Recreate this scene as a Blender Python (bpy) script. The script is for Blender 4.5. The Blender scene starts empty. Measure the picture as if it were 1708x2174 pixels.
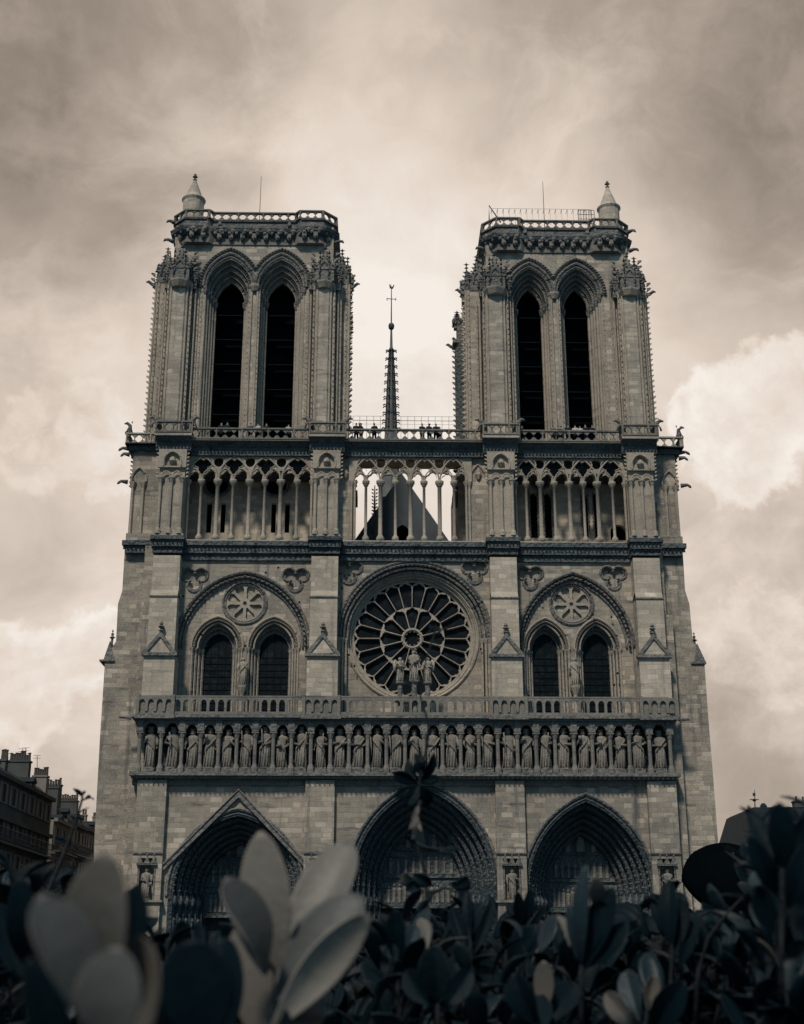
import bpy, math, random
from mathutils import Vector, Matrix
from mathutils.geometry import tessellate_polygon
S = bpy.context.scene
C = S.collection
PI = math.pi
R_ = math.radians
random.seed(7)

# ------------------------------------------------------------------ camera
PITCH, YAW, CAM_D, CAM_H, FPX = R_(19.1), R_(1.1), 100.0, 1.2, 2775.0
cam_d = bpy.data.cameras.new('camera')
cam = bpy.data.objects.new('camera', cam_d)
C.objects.link(cam)
cam.location = (0, -CAM_D, CAM_H)
cam.rotation_euler = (PI / 2 + PITCH, 0, -YAW)
cam_d.sensor_fit = 'HORIZONTAL'
cam_d.sensor_width = 36
cam_d.lens = 36 * FPX / 1708
cam_d.clip_start = 0.05
cam_d.clip_end = 6000
cam_d.dof.use_dof = True
cam_d.dof.focus_distance = 90
cam_d.dof.aperture_fstop = 20
S.camera = cam
Fv = Vector((math.sin(YAW) * math.cos(PITCH), math.cos(YAW) * math.cos(PITCH), math.sin(PITCH)))
Rv = Vector((math.cos(YAW), -math.sin(YAW), 0))
Uv = Rv.cross(Fv)
CAM = Vector((0, -CAM_D, CAM_H))
def ray(u, v): return (Fv * FPX + Rv * (u - 854) - Uv * (v - 1087))
def P(u, v, Y=0.0):
    """world point seen at photo position (u,v) on the plane y=Y"""
    d = ray(u, v); return CAM + d * ((Y + CAM_D) / d.y)
def X(u, v, Y=0.0): return P(u, v, Y).x
def Z(v, u=863, Y=0.0): return P(u, v, Y).z
def PD(u, v, dist): return CAM + ray(u, v).normalized() * dist

# ------------------------------------------------------------------ world, sun, exposure
SUN_EL, SUN_AZ = R_(50), R_(200)
w = bpy.data.worlds.new('World'); S.world = w; w.use_nodes = True
class NT:
    def __init__(s, tree): s.t = tree; s.n = tree.nodes; s.l = tree.links
    def add(s, typ, ins=None, **kw):
        n = s.n.new(typ)
        for k, v in kw.items(): setattr(n, k, v)
        if ins:
            for k, v in ins.items():
                sock = n.inputs[k]
                if hasattr(v, 'links') or isinstance(v, bpy.types.NodeSocket): s.l.new(v, sock)
                else: sock.default_value = v
        return n
    def math(s, op, a, b=0.0, c=None, clamp=False):
        n = s.n.new('ShaderNodeMath'); n.operation = op; n.use_clamp = clamp
        for i, v in enumerate((a, b, c)):
            if v is None: continue
            if isinstance(v, bpy.types.NodeSocket): s.l.new(v, n.inputs[i])
            else: n.inputs[i].default_value = v
        return n.outputs[0]
    def vmath(s, op, a, b=None, scale=None):
        n = s.n.new('ShaderNodeVectorMath'); n.operation = op
        for i, v in enumerate((a, b)):
            if v is None: continue
            if isinstance(v, bpy.types.NodeSocket): s.l.new(v, n.inputs[i])
            else: n.inputs[i].default_value = v
        if scale is not None: n.inputs['Scale'].default_value = scale
        return n
    def ramp(s, fac, stops, interp='LINEAR'):
        n = s.n.new('ShaderNodeValToRGB'); cr = n.color_ramp; cr.interpolation = interp
        while len(cr.elements) < len(stops): cr.elements.new(0.5)
        for e, (p, c) in zip(cr.elements, stops):
            e.position = p; e.color = (c[0], c[1], c[2], 1) if len(c) == 3 else c
        s.l.new(fac, n.inputs[0]); return n.outputs[0]
    def noise(s, vec, scale, detail=4, rough=0.55, dist=0.0, typ='3D'):
        n = s.n.new('ShaderNodeTexNoise'); n.noise_dimensions = typ
        if vec is not None: s.l.new(vec, n.inputs['Vector'])
        n.inputs['Scale'].default_value = scale; n.inputs['Detail'].default_value = detail
        n.inputs['Roughness'].default_value = rough; n.inputs['Distortion'].default_value = dist
        return n
    def mix(s, fac, a, b, mode='MIX'):
        n = s.n.new('ShaderNodeMix'); n.data_type = 'RGBA'; n.blend_type = mode; n.clamp_factor = True
        for i, v in ((0, fac), (6, a), (7, b)):
            if isinstance(v, bpy.types.NodeSocket): s.l.new(v, n.inputs[i])
            else: n.inputs[i].default_value = (v[0], v[1], v[2], 1) if isinstance(v, tuple) else v
        return n.outputs[2]
def lin(r, g, b):
    f = lambda c: c / 255 / 12.92 if c <= 10.31 else ((c / 255 + .055) / 1.055) ** 2.4
    return (f(r), f(g), f(b))

def build_world():
    t = NT(w.node_tree); t.n.clear()
    out = t.add('ShaderNodeOutputWorld')
    tc = t.add('ShaderNodeTexCoord')
    d = tc.outputs['Generated']
    sky = t.add('ShaderNodeTexSky', sky_type='NISHITA', sun_disc=False)
    sky.sun_elevation = SUN_EL; sky.sun_rotation = SUN_AZ
    bg0 = t.add('ShaderNodeBackground', {'Color': sky.outputs[0], 'Strength': 0.1})
    # cloud deck: direction warped by noise
    wn = t.noise(d, 3.2, 4, .6)
    wc = t.vmath('SUBTRACT', wn.outputs['Color'], (.5, .5, .5)).outputs[0]
    ws = t.vmath('SCALE', wc, scale=0.16).outputs[0]
    dw = t.vmath('ADD', d, ws).outputs[0]
    # broad soft cloud layers, stretched along the horizon
    mp = t.add('ShaderNodeMapping', {'Vector': dw}); mp.inputs['Scale'].default_value = (1, 1, 1.7)
    n1 = t.noise(mp.outputs[0], 2.6, 5, .5).outputs[0]
    n2 = t.noise(mp.outputs[0], 7.5, 5, .55, .2).outputs[0]
    val = t.math('ADD', t.math('MULTIPLY', t.math('SUBTRACT', n1, .5), .7), .64)
    val = t.math('ADD', val, t.math('MULTIPLY', t.math('SUBTRACT', n2, .5), .24))
    # thick and thin deck, upper corners dimmed as a vignette (direction, radius, amount)
    for (u, v, r, a) in ((880, 800, .26, .15), (900, 420, .26, .13), (880, 1080, .14, .08), (1180, 360, .12, .05),
                         (40, 20, .30, -.24), (1690, 20, .32, -.27), (860, -90, .22, -.13), (1690, 420, .16, -.15),
                         (40, 380, .14, -.05), (120, 900, .20, .12), (300, 1150, .15, .08), (1480, 620, .14, .08), (1660, 1120, .10, -.05), (1500, 1150, .12, .03), (60, 1200, .08, -.04),
                         (20, 1680, .15, -.10), (1690, 1720, .16, -.08), (100, 1420, .14, .08), (1620, 1420, .14, .05), (760, 190, .07, .06), (1640, 880, .12, .06)):
        c = ray(u, v).normalized()
        ds = t.vmath('DISTANCE', dw, tuple(c)).outputs['Value']
        m = t.add('ShaderNodeMapRange', {'Value': ds, 'From Min': r, 'From Max': 0.0, 'To Min': 0.0, 'To Max': a}, interpolation_type='SMOOTHERSTEP')
        val = t.math('ADD', val, m.outputs[0])
    n7 = t.noise(t.vmath('ADD', mp.outputs[0], (3.1, 1.7, .4)).outputs[0], 6.0, 8, .62, .15).outputs[0]
    bill = t.add('ShaderNodeMapRange', {'Value': n7, 'From Min': .44, 'From Max': .70, 'To Min': 0.0, 'To Max': .13}, interpolation_type='SMOOTHSTEP').outputs[0]
    val = t.math('ADD', t.math('ADD', val, -.04), bill)
    # cumulus heads with crisp tops
    wn2 = t.noise(d, 17, 6, .62)
    wc2 = t.vmath('SUBTRACT', wn2.outputs['Color'], (.5, .5, .5)).outputs[0]
    dc = t.vmath('ADD', d, t.vmath('SCALE', wc2, scale=0.055).outputs[0]).outputs[0]
    dc = t.vmath('ADD', dc, t.vmath('SCALE', wc, scale=0.05).outputs[0]).outputs[0]
    def cumulus(blobs, lift, body):
        F = None
        for (u, v, r) in blobs:
            c = ray(u, v).normalized()
            ds = t.vmath('DISTANCE', dc, tuple(c)).outputs['Value']
            m = t.add('ShaderNodeMapRange', {'Value': ds, 'From Min': r, 'From Max': 0.0, 'To Min': 0.0, 'To Max': 1.0}, interpolation_type='LINEAR').outputs[0]
            F = m if F is None else t.math('MAXIMUM', F, m)
        e = t.math('ADD', F, t.math('MULTIPLY', t.math('SUBTRACT', n4, .5), 1.15))
        msk = t.add('ShaderNodeMapRange', {'Value': e, 'From Min': .22, 'From Max': .46, 'To Min': 0.0, 'To Max': 1.0}, interpolation_type='SMOOTHSTEP').outputs[0]
        rim = t.add('ShaderNodeMapRange', {'Value': e, 'From Min': .34, 'From Max': .85, 'To Min': lift, 'To Max': body}, interpolation_type='SMOOTHSTEP').outputs[0]
        puff = t.math('MULTIPLY', t.math('SUBTRACT', n6, .5), .35)
        return t.math('MULTIPLY', msk, t.math('ADD', rim, puff))
    n4 = t.noise(d, 22, 7, .6, .3).outputs[0]
    n6 = t.noise(dc, 30, 6, .65, .4).outputs[0]
    val = t.math('ADD', val, cumulus([(1640, 850, .070), (1530, 880, .060), (1455, 900, .036), (1590, 950, .055), (1700, 800, .05), (1440, 850, .02)], .23, .12))
    val = t.math('ADD', val, cumulus([(1650, 1330, .055), (1570, 1380, .045), (1700, 1420, .05)], .10, .03))
    val = t.math('ADD', val, cumulus([(90, 940, .06), (190, 900, .045), (250, 1010, .03)], .09, .02))
    val = t.math('ADD', val, cumulus([(185, 1395, .050), (95, 1425, .050), (10, 1390, .04), (60, 1500, .05), (215, 1330, .025)], .17, .06))
    n5 = t.noise(dw, 5.5, 8, .62, .5).outputs[0]
    val = t.math('ADD', val, t.math('MULTIPLY', t.math('SUBTRACT', n5, .5), .36))
    n3 = t.noise(dc, 9, 6, .6).outputs[0]
    val = t.math('ADD', val, t.math('MULTIPLY', t.math('SUBTRACT', n3, .5), .16), clamp=True)
    col = t.ramp(val, [(0.0, lin(84, 77, 70)), (.25, lin(126, 114, 102)), (.5, lin(180, 165, 150)), (.75, lin(228, 212, 197)), (1.0, lin(250, 241, 231))])
    # unseen sky behind the camera, tinted cold to turn the shaded stone blue
    sy = t.add('ShaderNodeSeparateXYZ', {0: d})
    back = t.add('ShaderNodeMapRange', {'Value': sy.outputs[1], 'From Min': .62, 'From Max': -.1, 'To Min': 0.0, 'To Max': 1.0}, interpolation_type='SMOOTHSTEP').outputs[0]
    cold = t.mix(n1, (.05, .145, .22), (.15, .30, .42))
    col = t.mix(back, col, cold)
    bg1 = t.add('ShaderNodeBackground', {'Color': col, 'Strength': 1.0})
    mx = t.add('ShaderNodeMixShader', {0: 0.96})
    t.l.new(bg0.outputs[0], mx.inputs[1]); t.l.new(bg1.outputs[0], mx.inputs[2])
    t.l.new(mx.outputs[0], out.inputs[0])
build_world()
sun_d = bpy.data.lights.new('sun', 'SUN'); sun = bpy.data.objects.new('sun', sun_d); C.objects.link(sun)
sun_d.energy = 2.8; sun_d.angle = R_(6); sun_d.color = (1, .89, .765)
_sd = Vector((math.sin(SUN_AZ) * math.cos(SUN_EL), math.cos(SUN_AZ) * math.cos(SUN_EL), math.sin(SUN_EL)))
sun.rotation_euler = (-_sd).to_track_quat('-Z', 'Y').to_euler()
sun.location = (0, -50, 90)
S.view_settings.view_transform = 'Standard'; S.view_settings.look = 'None'
S.view_settings.exposure = 0.0; S.view_settings.gamma = 1.0

# ------------------------------------------------------------------ materials
def new_mat(name):
    m = bpy.data.materials.new(name); m.use_nodes = True
    t = NT(m.node_tree); t.n.clear()
    out = t.add('ShaderNodeOutputMaterial'); b = t.add('ShaderNodeBsdfPrincipled')
    t.l.new(b.outputs[0], out.inputs[0]); return m, t, b
def stone_mat(name, lo, hi, pale, bw=.86, bh=.37, stain=(.04, .058, .07), stain_amt=.7, brick=True, bump=.4, carve=0.0):
    m, t, b = new_mat(name)
    geo = t.add('ShaderNodeNewGeometry')
    sp = t.add('ShaderNodeSeparateXYZ', {0: geo.outputs['Position']})
    xy = t.math('ADD', sp.outputs[0], sp.outputs[1])
    uv = t.add('ShaderNodeCombineXYZ', {0: xy, 1: sp.outputs[2], 2: 0.0}).outputs[0]
    pos = geo.outputs['Position']
    n_big = t.noise(pos, .13, 5, .6).outputs[0]
    n_fine = t.noise(pos, 5.5, 4, .65).outputs[0]
    n_grain = t.noise(pos, 16, 2, .6).outputs[0]
    if brick:
        br = t.add('ShaderNodeTexBrick', {'Vector': uv, 'Color1': (0, 0, 0, 1), 'Color2': (1, 1, 1, 1), 'Mortar': (.32, .32, .32, 1), 'Scale': 1.0,
            'Mortar Size': .012, 'Mortar Smooth': .5, 'Bias': 0.0, 'Brick Width': bw, 'Row Height': bh})
        br.offset = .5; br.squash = .7; br.squash_frequency = 3
        rv = br.outputs['Color']
        val = t.add('ShaderNodeSeparateColor', {0: rv}).outputs[0]
        val = t.math('ADD', t.math('MULTIPLY', t.math('POWER', val, 6.0), .27), t.math('MULTIPLY', val, .16))
        val = t.math('ADD', t.math('MULTIPLY', val, 1.0), t.math('MULTIPLY', n_fine, .28))
        val = t.math('ADD', val, t.math('MULTIPLY', n_big, .85))
        val = t.math('ADD', val, -.22)
    else:
        val = t.math('ADD', t.math('MULTIPLY', n_fine, .6), t.math('MULTIPLY', n_big, .5)); val = t.math('ADD', val, -.05)
    n_mid = t.noise(pos, .55, 6, .7, .4).outputs[0]
    val = t.math('ADD', val, t.math('MULTIPLY', t.math('SUBTRACT', n_mid, .5), .55))
    val = t.math('ADD', val, t.math('MULTIPLY', t.math('SUBTRACT', n_grain, .5), .75), clamp=True)
    col = t.ramp(val, [(.12, lo), (.55, hi), (.9, pale)])
    if brick:   # thin dark joints
        col = t.mix(t.math('MULTIPLY', br.outputs['Fac'], .22), col, tuple(c * .45 for c in lo))
    # horizontal weather bands and rain streaks with their own shapes
    mp = t.add('ShaderNodeMapping', {'Vector': pos}); mp.inputs['Scale'].default_value = (1.6, 1.6, .14)
    st = t.noise(mp.outputs[0], .8, 5, .65).outputs[0]
    mp2 = t.add('ShaderNodeMapping', {'Vector': pos}); mp2.inputs['Scale'].default_value = (.35, .35, 2.4)
    st2 = t.noise(mp2.outputs[0], .9, 4, .6).outputs[0]
    s = t.math('MAXIMUM', st, t.math('MULTIPLY', st2, .98))
    sm = t.add('ShaderNodeMapRange', {'Value': s, 'From Min': .52, 'From Max': .74, 'To Min': 0.0, 'To Max': stain_amt}, interpolation_type='SMOOTHSTEP').outputs[0]
    col = t.mix(sm, col, stain)
    t.l.new(col, b.inputs['Base Color'])
    b.inputs['Roughness'].default_value = .92
    b.inputs['Specular IOR Level'].default_value = .15
    h = t.math('ADD', t.math('MULTIPLY', n_fine, .6), t.math('MULTIPLY', n_grain, .4))
    if brick: h = t.math('SUBTRACT', h, t.math('MULTIPLY', br.outputs['Fac'], .5))
    if carve:
        vo = t.add('ShaderNodeTexVoronoi', {'Vector': pos, 'Scale': 3.6}).outputs['Distance']
        h = t.math('SUBTRACT', h, t.math('MULTIPLY', vo, carve))
    bp = t.add('ShaderNodeBump', {'Height': h, 'Strength': bump, 'Distance': .12})
    t.l.new(bp.outputs[0], b.inputs['Normal'])
    return m
def plain_mat(name, col, rough=.8, spec=.3, var=.25, scale=3.0, bump=.2, metal=0.0):
    m, t, b = new_mat(name)
    tc = t.add('ShaderNodeTexCoord')
    n = t.noise(tc.outputs['Object'], scale, 4, .6).outputs[0]
    c = t.ramp(n, [(.25, tuple(x * (1 - var) for x in col)), (.75, tuple(min(1, x * (1 + var)) for x in col))])
    t.l.new(c, b.inputs['Base Color']); b.inputs['Roughness'].default_value = rough
    b.inputs['Specular IOR Level'].default_value = spec; b.inputs['Metallic'].default_value = metal
    if bump:
        bp = t.add('ShaderNodeBump', {'Height': n, 'Strength': bump, 'Distance': .05}); t.l.new(bp.outputs[0], b.inputs['Normal'])
    return m
M = {}
M['wall'] = stone_mat('ashlar_stone', (.15, .145, .13), (.35, .308, .252), (.56, .49, .40))
M['pale'] = stone_mat('clean_ashlar_stone', (.26, .235, .195), (.46, .405, .33), (.60, .53, .44), stain_amt=.4)
M['tower'] = stone_mat('tower_stone', (.18, .17, .15), (.42, .37, .305), (.58, .51, .42), bw=.95, bh=.38, stain_amt=.5)
M['carved'] = stone_mat('carved_stone', (.058, .072, .078), (.18, .178, .166), (.35, .325, .285), brick=False, carve=.9, bump=.9, stain_amt=.6)
M['dark'] = stone_mat('soot_and_shade_stone', (.032, .05, .061), (.105, .122, .126), (.24, .232, .21), brick=False, carve=1.1, bump=1.0, stain=(.012, .025, .035))  # soot patina and blue recess shade both put into this tone
M['shaft'] = stone_mat('shaft_stone', (.15, .146, .13), (.37, .325, .265), (.58, .50, .41), brick=False, stain_amt=.4)
M['portal'] = stone_mat('recess_shade_stone', (.016, .029, .038), (.05, .066, .074), (.12, .125, .122), brick=False, carve=1.1, bump=1.0, stain=(.01, .02, .028))  # near-black blue tone imitates the shade in deep recesses
M['dimmed'] = stone_mat('dimmed_stone', (.075, .083, .085), (.20, .19, .168), (.36, .32, .27), brick=False, stain_amt=.75)  # streak-stained darker tone, includes niche shade for the kings' colonnettes
M['statue'] = stone_mat('shaded_statue_stone', (.08, .085, .083), (.22, .205, .178), (.38, .34, .29), brick=False, stain_amt=.5, bump=.7)  # albedo lowered to imitate shading inside the niches
M['spire_lead'] = plain_mat('weathered_spire_lead', (.11, .115, .11), .6, .3, .4, .8)
M['lead'] = plain_mat('lead_sheet', (.045, .062, .075), .6, .4, .3, .6)
M['glass'] = plain_mat('leaded_glass', (.004, .009, .013), .5, .12, .5, 4, .3)
def _glass():
    m = M['glass']; t = NT(m.node_tree); b = [n for n in t.n if n.type == 'BSDF_PRINCIPLED'][0]
    tc = t.add('ShaderNodeNewGeometry'); v = t.add('ShaderNodeTexVoronoi', {'Vector': tc.outputs['Position'], 'Scale': 2.6})
    sc = t.add('ShaderNodeSeparateColor', {0: v.outputs['Color']}).outputs[0]
    c = t.ramp(sc, [(.2, (.002, .005, .007)), (.8, (.004, .009, .013)), (1.0, (.010, .018, .023))]); t.l.new(c, b.inputs['Base Color'])
_glass()
M['void'] = plain_mat('louvre_and_shade_black', (.004, .009, .013), .9, .08, .4, 2)  # near-black for louvres, and for sheets imitating unlit openings
M['wood'] = plain_mat('old_oak', (.02, .025, .028), .7, .3, .4, 3)
M['iron'] = plain_mat('dark_iron', (.03, .04, .045), .6, .4, .2, 5)
M['thiniron'] = plain_mat('weathered_wire', (.16, .15, .14), .6, .4, .2, 5)

# ------------------------------------------------------------------ mesh helpers
class MB:
    def __init__(s): s.v = []; s.f = []
    def add(s, vs, fs):
        o = len(s.v); s.v += [tuple(p) for p in vs]; s.f += [tuple(i + o for i in f) for f in fs]; return s
    def box(s, x0, x1, y0, y1, z0, z1):
        return s.add([(x0, y0, z0), (x1, y0, z0), (x1, y1, z0), (x0, y1, z0), (x0, y0, z1), (x1, y0, z1), (x1, y1, z1), (x0, y1, z1)],
                     [(0, 3, 2, 1), (4, 5, 6, 7), (0, 1, 5, 4), (1, 2, 6, 5), (2, 3, 7, 6), (3, 0, 4, 7)])
    def prism(s, poly, y0, y1):      # (x,z) outline extruded in y
        return s.panel(poly, [], y0, y1)
    def panel(s, outer, holes, y0, y1, back=True):
        loops = [outer] + list(holes)
        tl = [[Vector((x, z, 0)) for x, z in lp] for lp in loops]
        tri = tessellate_polygon(tl)
        flat = [p for lp in loops for p in lp]; n = len(flat)
        vs = [(x, y0, z) for x, z in flat] + [(x, y1, z) for x, z in flat]
        fs = []
        for a, b, c in tri:
            (ax, az), (bx, bz), (cx_, cz) = flat[a], flat[b], flat[c]
            if (bx - ax) * (cz - az) - (bz - az) * (cx_ - ax) < 0: b, c = c, b
            fs.append((a, b, c))
            if back: fs.append((a + n, c + n, b + n))
        o = 0
        for lp in loops:
            k = len(lp)
            for i in range(k):
                j = (i + 1) % k; fs.append((o + i, o + j, o + j + n, o + i + n))
            o += k
        return s.add(vs, fs)
    def plan(s, poly, z0, z1):       # (x,y) outline extruded in z
        n = len(poly)
        vs = [(x, y, z0) for x, y in poly] + [(x, y, z1) for x, y in poly]
        fs = [tuple(range(n))[::-1], tuple(range(n, 2 * n))] + [(i, (i + 1) % n, (i + 1) % n + n, i + n) for i in range(n)]
        return s.add(vs, fs)
    def loftplan(s, polys):          # list of (poly, z)
        n = len(polys[0][0]); vs = [(x, y, z) for poly, z in polys for x, y in poly]; fs = []
        for k in range(len(polys) - 1):
            fs += [(k * n + i, k * n + (i + 1) % n, (k + 1) * n + (i + 1) % n, (k + 1) * n + i) for i in range(n)]
        fs += [tuple(range(n))[::-1], tuple(range((len(polys) - 1) * n, len(polys) * n))]
        return s.add(vs, fs)
    def lathe(s, x, y, prof, n=10):  # prof: (r,z)
        return s.loftplan([([(x + r * math.cos(2 * PI * i / n), y + r * math.sin(2 * PI * i / n)) for i in range(n)], z) for r, z in prof])
    def cyl(s, x, y, z0, z1, r, n=8): return s.lathe(x, y, [(r, z0), (r, z1)], n)
    def tube(s, pts, r, n=5, r2=None):
        pts = [Vector(p) for p in pts]; m = len(pts); rings = []
        for i, p in enumerate(pts):
            d = (pts[min(i + 1, m - 1)] - pts[max(i - 1, 0)]).normalized()
            a = d.cross(Vector((0, 0, 1)) if abs(d.z) < .9 else Vector((0, 1, 0))).normalized(); b = d.cross(a)
            rr = r if r2 is None else r + (r2 - r) * i / (m - 1)
            if isinstance(r, (list, tuple)): rr = r[i]
            rings.append([p + a * rr * math.cos(2 * PI * k / n) + b * rr * math.sin(2 * PI * k / n) for k in range(n)])
        vs = [q for rg in rings for q in rg]; fs = []
        for i in range(m - 1):
            fs += [(i * n + k, i * n + (k + 1) % n, (i + 1) * n + (k + 1) % n, (i + 1) * n + k) for k in range(n)]
        fs += [tuple(range(n))[::-1], tuple(range((m - 1) * n, m * n))]
        return s.add(vs, fs)
    def blob(s, x, y, z, rx, ry=None, rz=None):
        ry = ry or rx; rz = rz or rx
        return s.add([(x + rx, y, z), (x - rx, y, z), (x, y + ry, z), (x, y - ry, z), (x, y, z + rz), (x, y, z - rz)],
                     [(0, 2, 4), (2, 1, 4), (1, 3, 4), (3, 0, 4), (2, 0, 5), (1, 2, 5), (3, 1, 5), (0, 3, 5)])
    def ball(s, x, y, z, rx, ry, rz, n=8, m=6):
        return s.loftplan([([(x + rx * math.sin(PI * j / m) * math.cos(2 * PI * i / n), y + ry * math.sin(PI * j / m) * math.sin(2 * PI * i / n)) for i in range(n)], z - rz * math.cos(PI * j / m)) if 0 < j < m else
                           ([(x + rx * .02 * math.cos(2 * PI * i / n), y + ry * .02 * math.sin(2 * PI * i / n)) for i in range(n)], z - rz * math.cos(PI * j / m)) for j in range(m + 1)])
    def crocket(s, x, y, z, r, dx=0, dy=-1):   # small hooked leaf leaning out
        return s.add([(x - r * .45 * (dy != 0), y - r * .45 * (dx != 0), z - r * .7), (x + r * .45 * (dy != 0), y + r * .45 * (dx != 0), z - r * .7),
                      (x + dx * r * 1.1, y + dy * r * 1.1, z + r * .1), (x + dx * r * 1.0, y + dy * r * 1.0, z + r * .55), (x, y, z + r * .35)],
                     [(0, 1, 2), (0, 2, 4), (1, 4, 2), (2, 3, 4), (0, 4, 1)])
    def obj(s, name, mat, parent=None, smooth=False):
        me = bpy.data.meshes.new(name); me.from_pydata(s.v, [], s.f); me.validate(clean_customdata=False); me.update()
        if smooth:
            for p in me.polygons: p.use_smooth = True
        me.materials.append(M[mat] if isinstance(mat, str) else mat)
        o = bpy.data.objects.new(name, me); C.objects.link(o)
        if parent: 
            o.parent = parent; o.matrix_parent_inverse = parent_world(parent).inverted()
        return o
def parent_world(o):
    if o.parent: return parent_world(o.parent) @ o.matrix_parent_inverse @ o.matrix_basis
    return o.matrix_basis.copy()
def tag(o, label=None, cat=None, group=None, kind=None):
    if label: o['label'] = label
    if cat: o['category'] = cat
    if group: o['group'] = group
    if kind: o['kind'] = kind
    return o
def empty(name, loc=(0, 0, 0), parent=None):
    o = bpy.data.objects.new(name, None); C.objects.link(o); o.location = loc; o.empty_display_size = .3
    if parent: o.parent = parent; o.matrix_parent_inverse = parent_world(parent).inverted()
    return o
def arch(cx, z0, zs, hw, rise, n=14):   # polyline, bottom left -> apex -> bottom right
    h = max(rise, hw * 1.0001); Rr = (hw * hw + h * h) / (2 * hw); c = cx + Rr - hw   # centre of the left arc
    a1 = math.acos(max(-1, min(1, (Rr - hw) / Rr)))
    L = [(c - Rr * math.cos(a1 * i / n), zs + Rr * math.sin(a1 * i / n)) for i in range(n + 1)]
    Rg = [(2 * cx - x, z) for x, z in L[:-1]][::-1]
    return [(cx - hw, z0)] + L + Rg + [(cx + hw, z0)]
def ringf(mb, a, b, y):
    n = len(a); vs = [(x, y, z) for x, z in a] + [(x, y, z) for x, z in b]
    mb.add(vs, [(i, i + 1, n + i + 1, n + i) for i in range(n - 1)])
def reveal(mb, a, y0, y1):
    n = len(a); vs = [(x, y0, z) for x, z in a] + [(x, y1, z) for x, z in a]
    mb.add(vs, [(i, i + 1, n + i + 1, n + i) for i in range(n - 1)])
def foil(cx, cz, n, Rc, rl, rot=PI / 2, k=8):
    pts = []; N = n * k
    for i in range(N):
        th = rot + 2 * PI * i / N; best = 0
        for j in range(n):
            a = rot + 2 * PI * j / n; dd = rl * rl - (Rc * math.sin(th - a)) ** 2
            if dd >= 0: best = max(best, Rc * math.cos(th - a) + math.sqrt(dd))
        pts.append((cx + best * math.cos(th), cz + best * math.sin(th)))
    return pts
def circ(cx, cz, r, n=32): return [(cx + r * math.cos(2 * PI * i / n), cz + r * math.sin(2 * PI * i / n)) for i in range(n)]
def rect(x0, x1, z0, z1): return [(x0, z0), (x1, z0), (x1, z1), (x0, z1)]
def t3(pts, y): return [(x, y, z) for x, z in pts]
def moulding_row(mb, x0, x1, y, z, step, r):   # row of small carved leaves
    n = max(1, int((x1 - x0) / step))
    for i in range(n):
        mb.crocket(x0 + (i + .5) * (x1 - x0) / n, y, z, r)

# ================================================================== the cathedral
cath = tag(empty('cathedral', (2.3, 8, 0)), 'gothic stone cathedral front with two square bell towers and a round rose window', 'cathedral')
def part(mb, name, mat, parent=None, smooth=False): return mb.obj(name, mat, parent or cath, smooth)
BX = [-16.65, -4.2, 9.93, 21.3]                   # buttress axes
zk0, zk1 = Z(1640, Y=-1.8), Z(1545, Y=-1.8)       # kings' niches
zc1 = Z(1519, Y=-2.2)                             # terrace floor above the kings
zb1 = Z(1478, Y=-2.2)
zr1 = Z(1187, Y=-.6); zg0 = Z(1150, Y=-.6)        # cornice under the open gallery
zg1 = Z(971, Y=-.3); zt0 = Z(936, Y=-1)           # open gallery top, terrace
zt1 = Z(913, Y=-1)

# ---- lower wall with three portal openings
PORT = [dict(cx=X(503, 1800, -1), hw=4.85, zs=6.2, ap=Z(1722, 503, -1), door=4.5),
        dict(cx=X(898, 1800, -1), hw=5.5, zs=6.6, ap=Z(1660, 897, -1), door=5.2),
        dict(cx=X(1249, 1800, -1), hw=4.8, zs=6.2, ap=Z(1690, 1247, -1), door=4.9)]
for p in PORT: p['out'] = arch(p['cx'], 0, p['zs'], p['hw'], p['ap'] - p['zs'], 18)
mb = MB(); xL, xR = BX[0] - 1.0, BX[3] + 1.0
holes = []
outer = [(xL, 0)]
for p in PORT: outer += p['out']
outer += [(xR, 0), (xR, zk0 - .5), (xL, zk0 - .5)]
mb.panel(outer, [], -1.0, -.3)
part(mb, 'lower_wall', 'wall')
def buttress_steps(mb, cx, steps):      # (half width, front y, z0, z1)
    for hw, yf, z0, z1 in steps: mb.box(cx - hw, cx + hw, yf, .4, z0, z1)
niche_spots = []
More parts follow.
